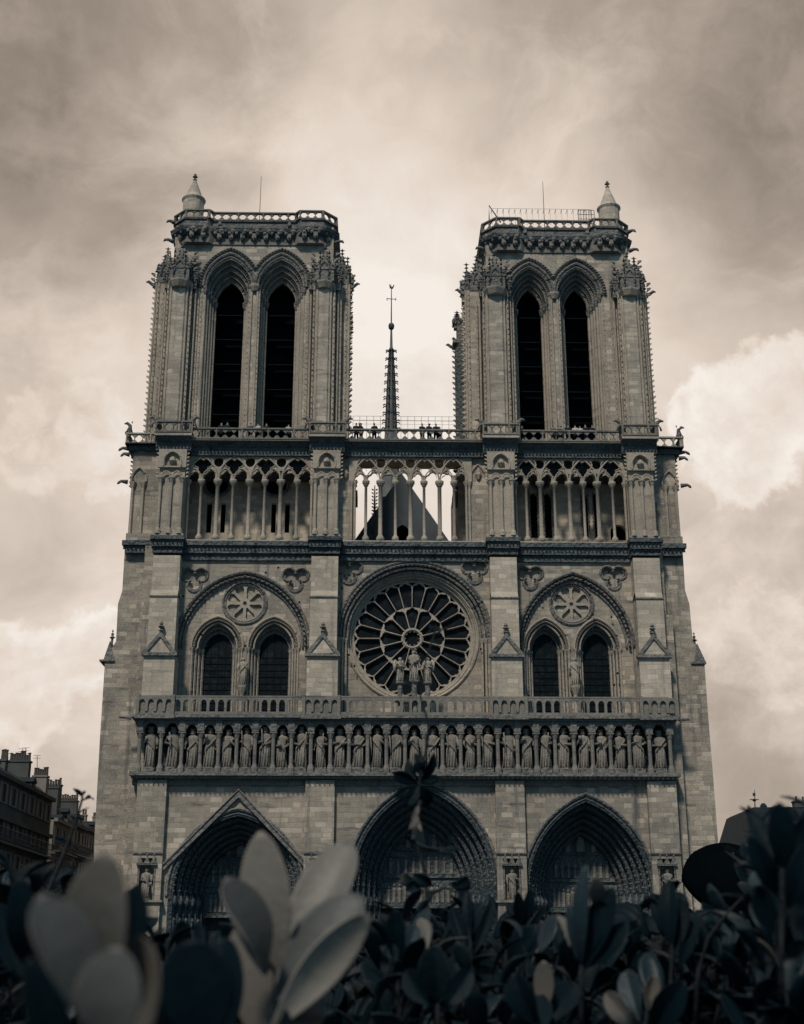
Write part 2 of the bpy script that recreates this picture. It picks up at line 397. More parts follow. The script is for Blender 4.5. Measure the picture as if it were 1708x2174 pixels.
for i, cx in enumerate(BX):
    mb = MB()
    # lower pier, framing a statue niche
    nz0, nz1 = Z(1912, Y=-1.5), Z(1838, Y=-1.5)
    mb.box(cx - 1.08, cx + 1.08, -1.5, -.9, 0, nz0 - .15)
    mb.box(cx - 1.25, cx + 1.25, -1.7, -.9, nz0 - .15, nz0)
    mb.box(cx - 1.08, cx - .66, -1.5, -.9, nz0, nz1 + .5); mb.box(cx + .66, cx + 1.08, -1.5, -.9, nz0, nz1 + .5)
    mb.box(cx - 1.08, cx + 1.08, -1.5, -.9, nz1 + .5, zk0 - .55)
    bt = part(mb, 'buttress', 'wall')
    m2 = MB(); m2.box(cx - .66, cx + .66, -.99, -.9, nz0, nz1 + .5)
    for q in (-.58, .58):
        m2.cyl(cx + q, -1.45, nz0, nz1 - .2, .07); m2.lathe(cx + q, -1.45, [(.08, nz1 - .25), (.16, nz1 - .02), (.16, nz1)])
    for q in (-.5, 0, .5):
        m2.add([(cx + q - .24, -1.72, nz1 + .1), (cx + q + .24, -1.72, nz1 + .1), (cx + q, -1.72, nz1 + .62), (cx + q - .24, -1.2, nz1 + .1), (cx + q + .24, -1.2, nz1 + .1), (cx + q, -1.2, nz1 + .62)],
               [(0, 1, 2), (0, 2, 5, 3), (1, 4, 5, 2), (0, 3, 4, 1)]); m2.blob(cx + q, -1.72, nz1 + .7, .08, .08, .14)
    m2.box(cx - .75, cx + .75, -1.7, -1.2, nz1, nz1 + .1)
    m2.box(cx - 1.12, cx + 1.12, -1.62, -1.5, nz1 + .82, nz1 + .92)
    part(m2, 'niche', 'carved', bt)
    niche_spots.append((cx, -1.32, nz0))
    # pier of the rose storey
    m3 = MB(); zt = Z(1392, Y=-1.7); zs = Z(1268, Y=-1.3)
    m3.box(cx - 1.18, cx + 1.18, -1.75, .3, zc1, zt)
    m3.box(cx - 1.06, cx + 1.06, -1.42, .3, zt, zs)
    m3.add([(cx - 1.06, -1.42, zs), (cx + 1.06, -1.42, zs), (cx + 1.06, -1.1, zs + .55), (cx - 1.06, -1.1, zs + .55), (cx - 1.06, .3, zs), (cx + 1.06, .3, zs)],
           [(0, 1, 2, 3), (0, 3, 4), (1, 5, 2)])
    m3.box(cx - 1.06, cx + 1.06, -1.1, .3, zs + .01, zr1 + .05)
    part(m3, 'pier', 'pale', bt)
    m4 = MB(); m4.box(cx - 1.12, cx + 1.12, -1.5, -1.1, zs - .09, zs + .03)
    # gabled set-off with its finial
    za = Z(1345, Y=-1.6)
    gl = [(cx - 1.35, zt - .12), (cx + 1.35, zt - .12), (cx + 1.35, zt + .08), (cx, za), (cx - 1.35, zt + .08)]
    gi = [(cx - .95, zt + .12), (cx + .95, zt + .12), (cx, za - .42)]
    m4.panel(gl, [gi], -1.98, -1.42)
    part(m4, 'gable', 'carved', bt)
    m4 = MB(); m4.lathe(cx, -1.7, [(.1, za - .15), (.09, za + .02), (.2, za + .1), (.09, za + .2), (.09, za + .3), (.27, za + .42), (.1, za + .52), (.17, za + .66), (.03, za + .85)], 8)
    part(m4, 'finial', 'carved', bt)
    m5 = MB(); m5.prism([(cx - 1.0, zt + .09), (cx + 1.0, zt + .09), (cx, za - .35)], -1.86, -1.6); part(m5, 'gable_panel', 'pale', bt)
    # pier of the open gallery: three engaged shafts under a blind arch
    zb = zg0; zc = Z(1018, Y=-1.3); zd = Z(995, Y=-1.3); ze = Z(957, Y=-1.3)
    m6 = MB(); m6.box(cx - 1.02, cx + 1.02, -1.05, .6, zb + .06, ze + .1); m6.box(cx - 1.2, cx + 1.2, -1.3, .6, zb, Z(1135, Y=-1.3))
    bl = arch(cx, zd + .1, zd + .55, .62, .75, 8)
    m6.panel(rect(cx - 1.12, cx + 1.12, zd, ze), [bl[:-1] + [bl[-1]]], -1.32, -1.05)
    part(m6, 'upper_pier', 'shaft', bt)
    m7 = MB()
    for q in (-.86, 0, .86):
        m7.cyl(cx + q, -1.18, zb + .7, zc - .3, .12); m7.lathe(cx + q, -1.18, [(.26, Z(1135, Y=-1.3)), (.2, zb + .75), (.13, zb + .85)])
        m7.lathe(cx + q, -1.18, [(.13, zc - .35), (.24, zc - .02), (.28, zc), (.28, zc + .1)])
    for q in (-.43, .43):
        a_ = arch(cx + q, zc + .08, zc + .15, .36, .42, 6); m7.tube(t3(a_, -1.3), .07)
    m7.tube(t3(arch(cx, zd + .1, zd + .5, .72, .85, 8), -1.33), .07); m7.lathe(cx, -1.2, [(.1, zd + .3), (.3, zd + .55), (.25, zd + .8), (.05, zd + .95)], 8)
    for q in (-1.14, 1.14):
        for k in range(9): m7.crocket(cx + q, -1.15, zc + .2 + k * .33, .17, dx=1 if q > 0 else -1, dy=0)
    part(m7, 'engaged_shafts', 'shaft', bt)

# ---- portals
for i, p in enumerate(PORT):
    cx, hw, zs, rise = p['cx'], p['hw'], p['zs'], p['ap'] - p['zs']
    po = empty('portal', (cx, -1, 0), cath)
    mb = MB(); cur = p['out']; y = -1.0
    tube_mb = MB(); figs = MB()
    N = 6; hw_in = hw * .56; rise_in = rise * .62
    for k in range(N):
        f = (k + 1) / N
        nxt = arch(cx, 0, zs, hw + (hw_in - hw) * f, rise + (rise_in - rise) * f, 18)
        mid = [((a[0] + b[0]) / 2, (a[1] + b[1]) / 2) for a, b in zip(cur, nxt)]
        ringf(mb, cur, nxt, y); reveal(mb, nxt, y, y + .62)
        tube_mb.tube(t3(mid[1:-1], y - .02), .06, 5)
        # little seated figures and leaves carved along each order
        tot = 0
        for a, b in zip(mid[1:-2], mid[2:-1]):
            L = math.hypot(b[0] - a[0], b[1] - a[1]); m_ = max(1, int(L / .40))
            for j in range(m_):
                q = (j + random.random() * .3) / m_; x_, z_ = a[0] + (b[0] - a[0]) * q, a[1] + (b[1] - a[1]) * q
                figs.blob(x_ * 1 + (cx - x_) * .035, y + .12, z_, .13, .2, .2); figs.blob(x_ + (cx - x_) * .035, y + .03, z_ + .19, .07, .09, .08)
        y += .62; cur = nxt
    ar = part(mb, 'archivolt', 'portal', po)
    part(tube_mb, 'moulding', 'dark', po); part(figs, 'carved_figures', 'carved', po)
    # tympanum in registers, lintel, doors
    ty = MB(); zl = p['door']; ty.panel([(x_, z_) for x_, z_ in arch(cx, zl, zs, hw_in + .05, rise_in + .05, 14)], [], y, y + .5)
    for r0, r1 in ((zl, zl + .35), (zl + 2.2, zl + 2.45), (zl + 4.2, zl + 4.4)): 
        wv = hw_in * (1 if r0 < zs else max(.3, 1 - ((r0 - zs) / rise_in) ** 1.8)); ty.box(cx - wv, cx + wv, y - .16, y, r0, r1)
    part(ty, 'tympanum', 'dark', po)
    for zz, n_, h_ in ((zl + .4, 13, .85), (zl + 2.5, 9, .75)):
        rel = MB(); rel.box(cx - .5, cx + .5, y - .03, y, zz, zz + .1)
        wv = hw_in * (.94 if zz < zs else max(.3, 1 - ((zz - zs) / rise_in) ** 1.8)) * .92
        for j in range(n_):
            x_ = cx - wv + 2 * wv * (j + .5) / n_; hh = h_ * random.uniform(.8, 1.05)
            rel.lathe(x_, y - .02, [(.16, zz), (.13, zz + hh * .5), (.18, zz + hh * 1.2), (.05, zz + hh * 1.45)], 6); rel.ball(x_, y - .08, zz + hh * 1.58, .1, .1, .13, 6, 4)
        part(rel, 'relief_figures', 'dimmed', po)
    rel = MB(); rel.lathe(cx, y - .05, [(.5, zl + 4.4), (.42, zl + 5), (.3, zl + 5.5), (.1, zl + 5.9)], 8); rel.ball(cx, y - .15, zl + 6.05, .17, .17, .22, 6, 4)
    for q in (-1, 1): rel.lathe(cx + q * 1.0, y - .05, [(.25, zl + 4.4), (.22, zl + 4.9), (.08, zl + 5.2)], 8); rel.ball(cx + q * 1.0, y - .1, zl + 5.3, .13, .13, .17, 6, 4)
    part(rel, 'relief_figures', 'dimmed', po)
    tr = MB(); tr.box(cx - .35, cx + .35, y - .1, y + .5, 0, zl); tr.lathe(cx, y - .3, [(.25, 1.4), (.22, 2.4), (.28, 3.2), (.08, 3.5), (.13, 3.7), (.1, 3.95), (.02, 4.0)], 8)
    part(tr, 'trumeau', 'carved', po)
    for s in (-1, 1):
        d = MB(); x0, x1 = sorted((cx + s * .37, cx + s * (hw_in - .1)))
        d.box(x0, x1, y + .6, y + .7, 0, zl)
        for q in range(4): d.box(x0 + .05, x1 - .05, y + .54, y + .6, .4 + q * 1.1, .5 + q * 1.1)
        part(d, 'door', 'wood', po)
    # jamb statues on columns
    for s in (-1, 1):
        for k in range(5):
            f = (k + .5) / N; x_ = cx + s * (hw + (hw_in - hw) * f - .16); yy = -1 + .62 * k + .35; js = MB()
            js.lathe(x_, yy, [(.12, .2), (.12, 2.2), (.2, 2.3), (.18, 2.45), (.24, 2.6), (.19, 3.4), (.28, 4.25), (.09, 4.5), (.14, 4.7), (.12, 4.95), (.1, 5.05), (.28, 5.35), (.32, 5.6), (.2, 5.9), (.02, 6.2)], 8)
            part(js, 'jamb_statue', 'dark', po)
    hood = MB(); hood.tube([(x_, -1.06, z_) for x_, z_ in arch(cx, zs - .3, zs, hw + .12, rise + .16, 18)], .12, 6); part(hood, 'hood_mould', 'carved', po)
    if i == 0:   # steep gable drawn over the left arch
        g = MB(); ax, az = cx, Z(1677, 503, -1.2); bx = 5.35; bz = Z(1838, 503, -1.2)
        g.panel([(ax - bx, bz - .45), (ax, az - .55), (ax + bx, bz - .45), (ax + bx, bz), (ax, az), (ax - bx, bz)], [], -1.3, -1.0)
        g.tube([(ax - bx, -1.32, bz - .02), (ax, -1.32, az - .02), (ax + bx, -1.32, bz - .02)], .09)
        part(g, 'gable', 'carved', po)

# ---- gallery of kings
KU = [318, 366, 407, 445, 484, 522, 562, 599, 639, 682, 722, 761, 801, 841, 880, 921, 959, 998, 1036, 1079, 1119, 1159, 1199, 1239, 1277, 1316, 1357, 1402]
KX = [X(u, 1590, -1.5) for u in KU]
xa, xb = KX[0] - 1.0, KX[-1] + 1.0
mb = MB(); mb.box(xa - .1, xb + .1, -.45, .2, zk0 - .5, zc1 - .05)
part(mb, 'gallery_back_wall', 'portal')  # wall colour darkened to imitate the black gaps behind the kings
mb = MB(); mb.box(xa - .35, xb + .35, -1.95, -.45, zk0 - .28, zk0); mb.box(xa - .2, xb + .2, -1.75, -.75, zk0 - .45, zk0 - .28)
mb.box(xa - .2, xb + .2, -1.25, -.75, zk0 - .9, zk0 - .45); moulding_row(mb, xa - .3, xb + .3, -1.85, zk0 - .4, .36, .16)
part(mb, 'lower_cornice', 'carved')
CXs = [xa + .25] + [(a + b) / 2 for a, b in zip(KX, KX[1:])] + [xb - .25]
zcap = Z(1558, Y=-1.8)
cols = []
colm = MB(); colm.lathe(0, 0, [(.26, zk0), (.26, zk0 + .28), (.17, zk0 + .55), (.15, zk0 + .62), (.145, zcap - .35), (.17, zcap - .33), (.25, zcap - .08), (.27, zcap)], 8)
colm.box(-.27, .27, -.27, .27, zcap, zcap + .1)
kg = empty('kings_gallery', (2.3, -1.5, zk0), cath)
c0 = None
for x_ in CXs:
    if c0 is None: c0 = colm.obj('colonnette', 'dimmed', kg); c = c0
    else: c = c0.copy(); C.objects.link(c)
    c.parent = kg; c.matrix_parent_inverse = Matrix.Identity(4); c.location = Vector((x_ - 2.3, -1.62 + 1.5, -zk0))
cn = MB()   # trefoiled canopies between the colonnettes
outer = [(CXs[-1] + .3, zc1 - .35), (CXs[0] - .3, zc1 - .35), (CXs[0] - .3, zcap + .1)]
for a, b in zip(CXs, CXs[1:]):
    m_ = (a + b) / 2; w_ = (b - a) / 2 - .22
    outer += [(m_ - w_, zcap + .1)] + foil(m_, zcap + .12, 3, w_ * .42, w_ * .62, PI / 2, 8)[0:0]
    outer += [(m_ + w_ * math.cos(t_) * (1 + .10 * math.cos(3 * (t_ - PI / 2)) ), zcap + .1 + w_ * 1.05 * math.sin(t_) * (1 + .16 * abs(math.cos(1.5 * (t_ - PI / 2))))) for t_ in [PI - PI * q / 10 for q in range(1, 10)]] + [(m_ + w_, zcap + .1)]
outer += [(CXs[-1] + .3, zcap + .1)]
cn.panel(outer, [], -1.82, -1.3)
for x_ in CXs: cn.box(x_ - .24, x_ + .24, -1.92, -1.82, zcap + .12, zc1 - .36)
part(cn, 'canopy_arcade', 'carved', kg)
for x_ in KX: pass
pl = MB()
for x_ in KX: pl.box(x_ - .42, x_ + .42, -1.62, -.5, zk0, zk0 + .26)
part(pl, 'plinth_row', 'carved', kg)
# cornice and arcaded balustrade of the terrace
mb = MB(); x0, x1 = xa - .3, xb + .3
mb.box(x0, x1, -2.05, .2, zc1 - .35, zc1 - .2); mb.box(x0 - .12, x1 + .12, -2.25, .2, zc1 - .2, zc1)
for cx in BX: mb.box(cx - 1.5, cx + 1.5, -2.4, -2.0, zc1 - .3, zc1 + .02)
mb.tube([(x0 - .1, -2.2, zc1 - .25), (x0 - 1.0, -2.3, zc1 - .2)], .16, 6, .1); mb.tube([(x1 + .1, -2.2, zc1 - .25), (x1 + .9, -2.3, zc1 - .25)], .16, 6, .1)
part(mb, 'terrace_cornice', 'carved')
bal = MB(); xb0, xb1 = X(298, 1490, -2.2), X(1421, 1490, -2.2)
zz0, zz1 = zc1 + .02, zb1
edges = [xb0] 
for cx in BX: edges += [cx - 1.32, cx + 1.32]
bal.box(xb0, xb1, -2.18, -1.98, zz1 - .12, zz1); bal.box(xb0, xb1, -2.2, -1.95, zz0, zz0 + .22)
segs = []
pr = xb0
for cx in BX:
    segs.append((pr, cx - 1.32, 0)) if cx - 1.32 - pr > .3 else None
    segs.append((cx - 1.32, cx + 1.32, 1)); pr = cx + 1.32
if xb1 - pr > .3: segs.append((pr, xb1, 0))
for a, b, blind in segs:
    n_ = max(1, round((b - a) / .66)); st = (b - a) / n_
    outer = [(b, zz1 - .12), (a, zz1 - .12), (a, zz0 + .22)]
    for j in range(n_):
        m_ = a + (j + .5) * st; w_ = st / 2 - .1
        outer += [(m_ - w_, zz0 + .22), (m_ - w_, zz1 - .62)] + [(m_ + w_ * math.cos(PI - PI * q / 6), zz1 - .62 + .32 * math.sin(PI * q / 6)) for q in range(1, 6)] + [(m_ + w_, zz1 - .62), (m_ + w_, zz0 + .22)]
    outer += [(b, zz0 + .22)]
    bal.panel(outer, [], -2.16 - .12 * blind, -2.0 - .12 * blind)
    if blind: bal.box(a, b, -2.1, -2.02, zz0 + .22, zz1 - .12)
for e in sorted(set([q[0] for q in segs] + [q[1] for q in segs])): bal.box(e - .12, e + .12, -2.345, -1.935, zz0 - .003, zz1 + .03)
part(bal, 'balustrade', 'dimmed')

# ---- rose storey
def moulded_arch(mb, pts, y, r, n=6): mb.tube(t3(pts, y), r, n)
ROSE = (X(876, 1355, .9), Z(1355, 876, .9)); RR = 4.72
sideL = dict(cx=X(517, 1300, 0), hw=5.2, ap=Z(1215, 517, 0), win=[(460, 30), (580, 31)], ros=(520, 1280), zs=Z(1370, 517, 0), tre=[(414, 1228), (628, 1228)])
sideR = dict(cx=X(1220, 1300, 0), hw=4.55, ap=Z(1217, 1218, 0), win=[(1161, 27), (1270, 28)], ros=(1214, 1282), zs=Z(1370, 1218, 0), tre=[(1126, 1224), (1303, 1224)])
ctre = [(742, 1212), (1008, 1212)]
ra = arch(X(880, 1350, 0), zc1, Z(1350, 880, 0), 5.75, 5.80, 20)
holes = []
Lo = arch(sideL['cx'], zc1 + .05, sideL['zs'], sideL['hw'], sideL['ap'] - sideL['zs'], 18)
Ro = arch(sideR['cx'], zc1 + .05, sideR['zs'], sideR['hw'], sideR['ap'] - sideR['zs'], 18)
tref = []
for u, v in sideL['tre'] + sideR['tre'] + ctre:
    tref.append(foil(X(u, v, 0), Z(v, u, 0), 3, .56, .56, -PI / 2, 10))
mb = MB(); mb.panel([(BX[0] + .9, zc1 - .05)] + Lo + ra + Ro + [(BX[3] - .9, zc1 - .05), (BX[3] - .9, zr1 + .5), (BX[0] + .9, zr1 + .5)], tref, 0, .55)
part(mb, 'rose_storey_wall', 'wall')
for k, tr in enumerate(tref):
    u, v = (sideL['tre'] + sideR['tre'] + ctre)[k]; x_, z_ = X(u, v, 0), Z(v, u, 0)
    m = MB(); m.box(x_ - 1.2, x_ + 1.2, .3, .36, z_ - 1.2, z_ + 1.2)
    e = part(m, 'trefoil_panel', 'wall')
    m = MB(); m.tube(t3(tr + [tr[0]], -.02), .10, 6)
    inner = foil(x_, z_, 3, .5, .44, -PI / 2, 10); m.tube(t3(inner + [inner[0]], .12), .06, 5)
    for j in range(3):
        a_ = -PI / 2 + PI / 3 + 2 * PI * j / 3; m.blob(x_ + .42 * math.cos(a_), .0, z_ + .42 * math.sin(a_), .16, .14, .16)
    part(m, 'trefoil_moulding', 'carved', e)
putlog_m = MB()   # near-black blocks on the wall face, imitating the shade in putlog holes
for _ in range(46):
    x_ = random.uniform(-15.5, 20); z_ = random.uniform(zb1, zr1 - .3)
    if any(abs(x_ - b) < 1.2 for b in BX): continue
    putlog_m.box(x_ - .07, x_ + .07, -.012, .02, z_ - .08, z_ + .08)
part(putlog_m, 'putlog_shade_marks', 'void')
for sd in (sideL, sideR):
    cx, hw = sd['cx'], sd['hw']
    big = arch(cx, zc1 + .05, sd['zs'], hw, sd['ap'] - sd['zs'], 18)
    # windows
    wins = []
    for (u, hp) in sd['win']:
        wx = X(u, 1430, .8); whw = hp / 26.9; zs = Z(1378, u, .8); ap = Z(1342, u, .8)
        wins.append((wx, whw, zs, ap - zs))
    zs0 = Z(1392, sd['win'][0][0], .4)
    outs = [arch(wx, zc1 + .1, Z(1375, 500, .4), whw + .98, 2.6, 14) for wx, whw, zs, rs in wins]
    if outs[0][-1][0] > outs[1][0][0] - .25:
        m_ = (wins[0][0] + wins[1][0]) / 2; gap = m_ - .18
        outs = [arch(wx, zc1 + .1, Z(1375, 500, .4), min(whw + .98, abs(m_ - wx) - .16), 2.45, 14) for wx, whw, zs, rs in wins]
    rx, rz = X(sd['ros'][0], sd['ros'][1], .4), Z(sd['ros'][1], sd['ros'][0], .4); rr = 45 / 26.4
    mb = MB(); 
    inner_pts = arch(cx, zc1 + .05, sd['zs'], hw + .02, sd['ap'] - sd['zs'] + .02, 18)
    o2 = [(inner_pts[0][0], zc1)] + outs[0] + outs[1] + [(inner_pts[-1][0], zc1)] + inner_pts[::-1][1:-1]
    mb.panel(o2, [circ(rx, rz, rr, 36)], .4, .8); part(mb, 'window_bay_wall', 'wall')
    mm = MB(); 
    for off, yy, r in ((.02, -.03, .14), (-.28, .12, .1), (-.5, .3, .09)):
        a_ = arch(cx, sd['zs'] - .1, sd['zs'], hw + off, sd['ap'] - sd['zs'] + off * 1.2, 20); mm.tube(t3(a_, yy), r, 6)
        for q in range(len(a_) - 1):
            (ax, az), (bx, bz) = a_[q], a_[q + 1]; L = math.hypot(bx - ax, bz - az); n_ = max(1, int(L / .32))
            if r == .1:
                for j in range(n_): mm.blob(ax + (bx - ax) * j / n_, .02, az + (bz - az) * j / n_, .12, .14, .12)
            if r == .14:
                for j in range(n_): mm.blob(ax + (bx - ax) * j / n_, -.12, az + (bz - az) * j / n_ , .09, .1, .09)
    part(mm, 'arch_moulding', 'carved')
    for (wx, whw, zs, rs), out in zip(wins, outs):
        wn = empty('lancet_window', (wx, .8, zc1), cath)
        m = MB(); cur = out; y = .4
        ohw = (out[-1][0] - out[0][0]) / 2
        for k in range(4):
            f = (k + 1) / 4; nx = arch(wx, zc1 + .1, Z(1375, 500, .4) + (zs - Z(1375, 500, .4)) * f, ohw + (whw - ohw) * f, 2.45 + (rs - 2.45) * f, 14)
            ringf(m, cur, nx, y); reveal(m, nx, y, y + .3)
            cur = nx; y += .3
        part(m, 'splay', 'carved', wn)
        m = MB(); zsp = Z(1375, 500, .4)
        m.tube(t3(arch(wx, zsp - .05, zsp, ohw - .02, 2.48, 14), .32), .10, 6)
        m.tube(t3(arch(wx, zsp - .05, zsp, ohw - .5, 2.05, 14), .6), .08, 6)
        for q in arch(wx, zsp, zsp, ohw - .22, 2.22, 26): m.blob(q[0], .42, q[1], .1, .12, .1)
        for s in (-1, 1):
            for k in range(4):
                x_ = wx + s * (ohw - .1 - (ohw - whw) * k / 4.0); yy = .38 + .3 * k
                if x_ * s > wx * s + ohw: continue
                m.cyl(x_, yy, zc1, zsp - .3, .085, 6); m.lathe(x_, yy, [(.09, zsp - .35), (.17, zsp - .08), (.18, zsp)], 6)
        part(m, 'jamb_shafts', 'shaft', wn)
        m = MB(); m.box(wx - whw - .1, wx + whw + .1, 1.5, 1.55, zc1, zs + rs + .1); gl = part(m, 'leaded_glass', 'glass', wn)
        m = MB()
        for k in range(1, 4): m.box(wx - whw + k * whw / 2 - .018, wx - whw + k * whw / 2 + .018, 1.46, 1.5, zc1, zs + rs)
        for k in range(1, 11): m.box(wx - whw, wx + whw, 1.455, 1.5, zc1 + k * .52 - .018, zc1 + k * .52 + .018)
        part(m, 'glazing_bars', 'void', wn)
    # blind rosette above the windows
    rs_ = empty('rosette', (rx, .4, rz), cath)
    m = MB(); m.box(rx - rr - .05, rx + rr + .05, .72, .78, rz - rr - .05, rz + rr + .05); part(m, 'back_panel', 'wall', rs_)
    m = MB()
    hl = []
    for j in range(8):
        a0 = 2 * PI * j / 8 + PI / 8
        hl.append([(rx + r_ * math.cos(a0 + w_), rz + r_ * math.sin(a0 + w_)) for r_, w_ in ((.42, -.12), (.8, -.24), (1.15, -.31), (1.36, -.24), (1.42, -.1), (1.36, 0), (1.42, .1), (1.36, .24), (1.15, .31), (.8, .24), (.42, .12))])
    m.panel(circ(rx, rz, rr - .06, 40), hl + [circ(rx, rz, .17, 10)], .5, .7)
    part(m, 'tracery', 'shaft', rs_)
    m = MB(); 
    for r_, yy, t_ in ((rr + .02, .36, .11), (rr - .16, .44, .07)): m.tube(t3(circ(rx, rz, r_, 36) + [circ(rx, rz, r_, 36)[0]], yy), t_, 5)
    for q in circ(rx, rz, rr - .07, 40): m.blob(q[0], .4, q[1], .07)
    part(m, 'moulding', 'carved', rs_)

# rose window, recessed under its round arch
rw = empty('rose_window', (ROSE[0], .9, ROSE[1]), cath)
rcx, rcz = ROSE; acx = X(880, 1350, 0); acz = Z(1350, 880, 0)
m = MB(); n_ = 72
inn = circ(rcx, rcz, RR + .42, n_)
m.panel(arch(acx, zc1, acz, 5.78, 5.84, 24), [inn], .62, .9); part(m, 'surround', 'wall', rw)
m = MB()
for off, yy, r in ((.30, -.04, .13), (.05, .0, .1), (-.22, .2, .12), (-.5, .42, .11)):
    a_ = arch(acx, acz - .2, acz, 5.75 + off, 5.80 + off, 26); m.tube(t3(a_, yy), r, 6)
    for q in range(len(a_) - 1):
        (ax, az), (bx, bz) = a_[q], a_[q + 1]; L = math.hypot(bx - ax, bz - az); k_ = max(1, int(L / .3))
        if off in (.05, .30):
            for j in range(k_): m.blob(ax + (bx - ax) * j / k_ + (0 if off > .2 else 0), yy - .08, az + (bz - az) * j / k_, .1)
part(m, 'arch_moulding', 'carved', rw)
for s in (-1, 1):
    m = MB()
    for q, yy in ((5.62, .1), (5.35, .3), (5.95, -.06)):
        m.cyl(acx + s * q, yy, zc1, acz - .55, .1, 6); m.lathe(acx + s * q, yy, [(.11, acz - .6), (.22, acz - .28), (.24, acz - .18)], 6)
    part(m, 'jamb_shafts', 'shaft', rw)
m = MB(); cr = inn
for rr_, y0, y1 in ((RR + .28, .62, .85), (RR + .14, .85, 1.05), (RR, 1.05, 1.3)):
    c2 = circ(rcx, rcz, rr_, n_); a_, b_ = cr + [cr[0]], c2 + [c2[0]]; ringf(m, a_[::-1], b_[::-1], y0); reveal(m, b_[::-1], y0, y1)
    cr = c2
for r_, yy, t_ in ((RR + .45, .58, .12), (RR + .2, .8, .08)): m.tube(t3(circ(rcx, rcz, r_, 60) + [circ(rcx, rcz, r_, 60)[0]], yy), t_, 5)
part(m, 'ring_frame', 'shaft', rw)
hl = [circ(rcx, rcz, .62, 24)]
def petal(a0, r0, r1, half, tk, lobes=3):
    pts = []
    for r_ in (r0, r0 + (r1 - r0) * .5, r1): pts.append((r_, -max(.01, half - tk / r_)))
    hw_ = (half - tk / r1) * r1
    for j in range(1, 12):
        t_ = PI * j / 12; rad = hw_ * (1 + .22 * abs(math.sin(t_ * lobes)) - .10)
        x_, y_ = r1 + rad * math.sin(t_) * .95, -hw_ * math.cos(t_) * (.94 + .1 * abs(math.sin(t_ * lobes)))
        pts.append((math.hypot(x_, y_), math.atan2(y_, x_)))
    for r_ in (r1, r0 + (r1 - r0) * .5, r0): pts.append((r_, max(.01, half - tk / r_)))
    return [(rcx + r_ * math.cos(a0 + w_), rcz + r_ * math.sin(a0 + w_)) for r_, w_ in pts]
for j in range(12): hl.append(petal(PI / 2 + 2 * PI * j / 12, .90, 2.02, PI / 12, .028))
for j in range(24): hl.append(petal(PI / 2 + 2 * PI * (j + .5) / 24, 2.58, 4.03, PI / 24, .026))
for j in range(24):
    a0 = PI / 2 + 2 * PI * j / 24
    hl.append([(rcx + r_ * math.cos(a0 + w_), rcz + r_ * math.sin(a0 + w_)) for r_, w_ in ((4.34, 0), (4.62, -.07), (4.62, .07))])
m = MB(); m.panel(circ(rcx, rcz, RR + .02, 72), hl, 1.08, 1.26); 
for j in range(10): a_ = 2 * PI * j / 10; m.blob(rcx + .56 * math.cos(a_), 1.1, rcz + .56 * math.sin(a_), .075)
m.tube(t3(circ(rcx, rcz, .75, 24) + [circ(rcx, rcz, .75, 24)[0]], 1.04), .08, 5)
for j in range(24):
    a_ = PI / 2 + 2 * PI * j / 24; m.tube([(rcx + 2.6 * math.cos(a_), 1.03, rcz + 2.6 * math.sin(a_)), (rcx + 4.25 * math.cos(a_), 1.03, rcz + 4.25 * math.sin(a_))], .042, 5)
    if j % 2: m.tube([(rcx + .8 * math.cos(a_), 1.03, rcz + .8 * math.sin(a_)), (rcx + 2.3 * math.cos(a_), 1.03, rcz + 2.3 * math.sin(a_))], .05, 5)
part(m, 'tracery', 'shaft', rw)
m = MB(); m.panel(circ(rcx, rcz, RR, 48), [], 1.32, 1.36); part(m, 'stained_glass', 'glass', rw)

# ---- cornice between rose storey and open gallery
m = MB(); x0, x1 = BX[0] - 1.0, BX[3] + 1.0
def cornice(m, x0, x1, yf, z0, z1, rows=2):
    h = z1 - z0; m.box(x0, x1, yf, .3, z1 - h * .25, z1); m.box(x0 + .12, x1 - .12, yf + .18, .3, z0 + h * .35, z1 - h * .25); m.box(x0 + .2, x1 - .2, yf + .4, .3, z0, z0 + h * .35)
    moulding_row(m, x0 + .1, x1 - .1, yf + .1, z0 + h * .62, .3, .17)
    if rows > 1: moulding_row(m, x0 + .15, x1 - .15, yf + .32, z0 + h * .28, .42, .16)
seg = [(BX[0] + 1.1, BX[1] - 1.1), (BX[1] + 1.1, BX[2] - 1.1), (BX[2] + 1.1, BX[3] - 1.1)]
for a, b in seg: cornice(m, a - .3, b + .3, -.62, zr1 - .05, zg0)
for cx in BX: cornice(m, cx - 1.36, cx + 1.36, -1.62, zr1 + .25, zg0 + .12)
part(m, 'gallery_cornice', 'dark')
m = MB()
for a, b in seg: m.box(a - .3, b + .3, -.5, 3, zg0 + .002, zg0 + .12)
part(m, 'gallery_floor', 'pale')

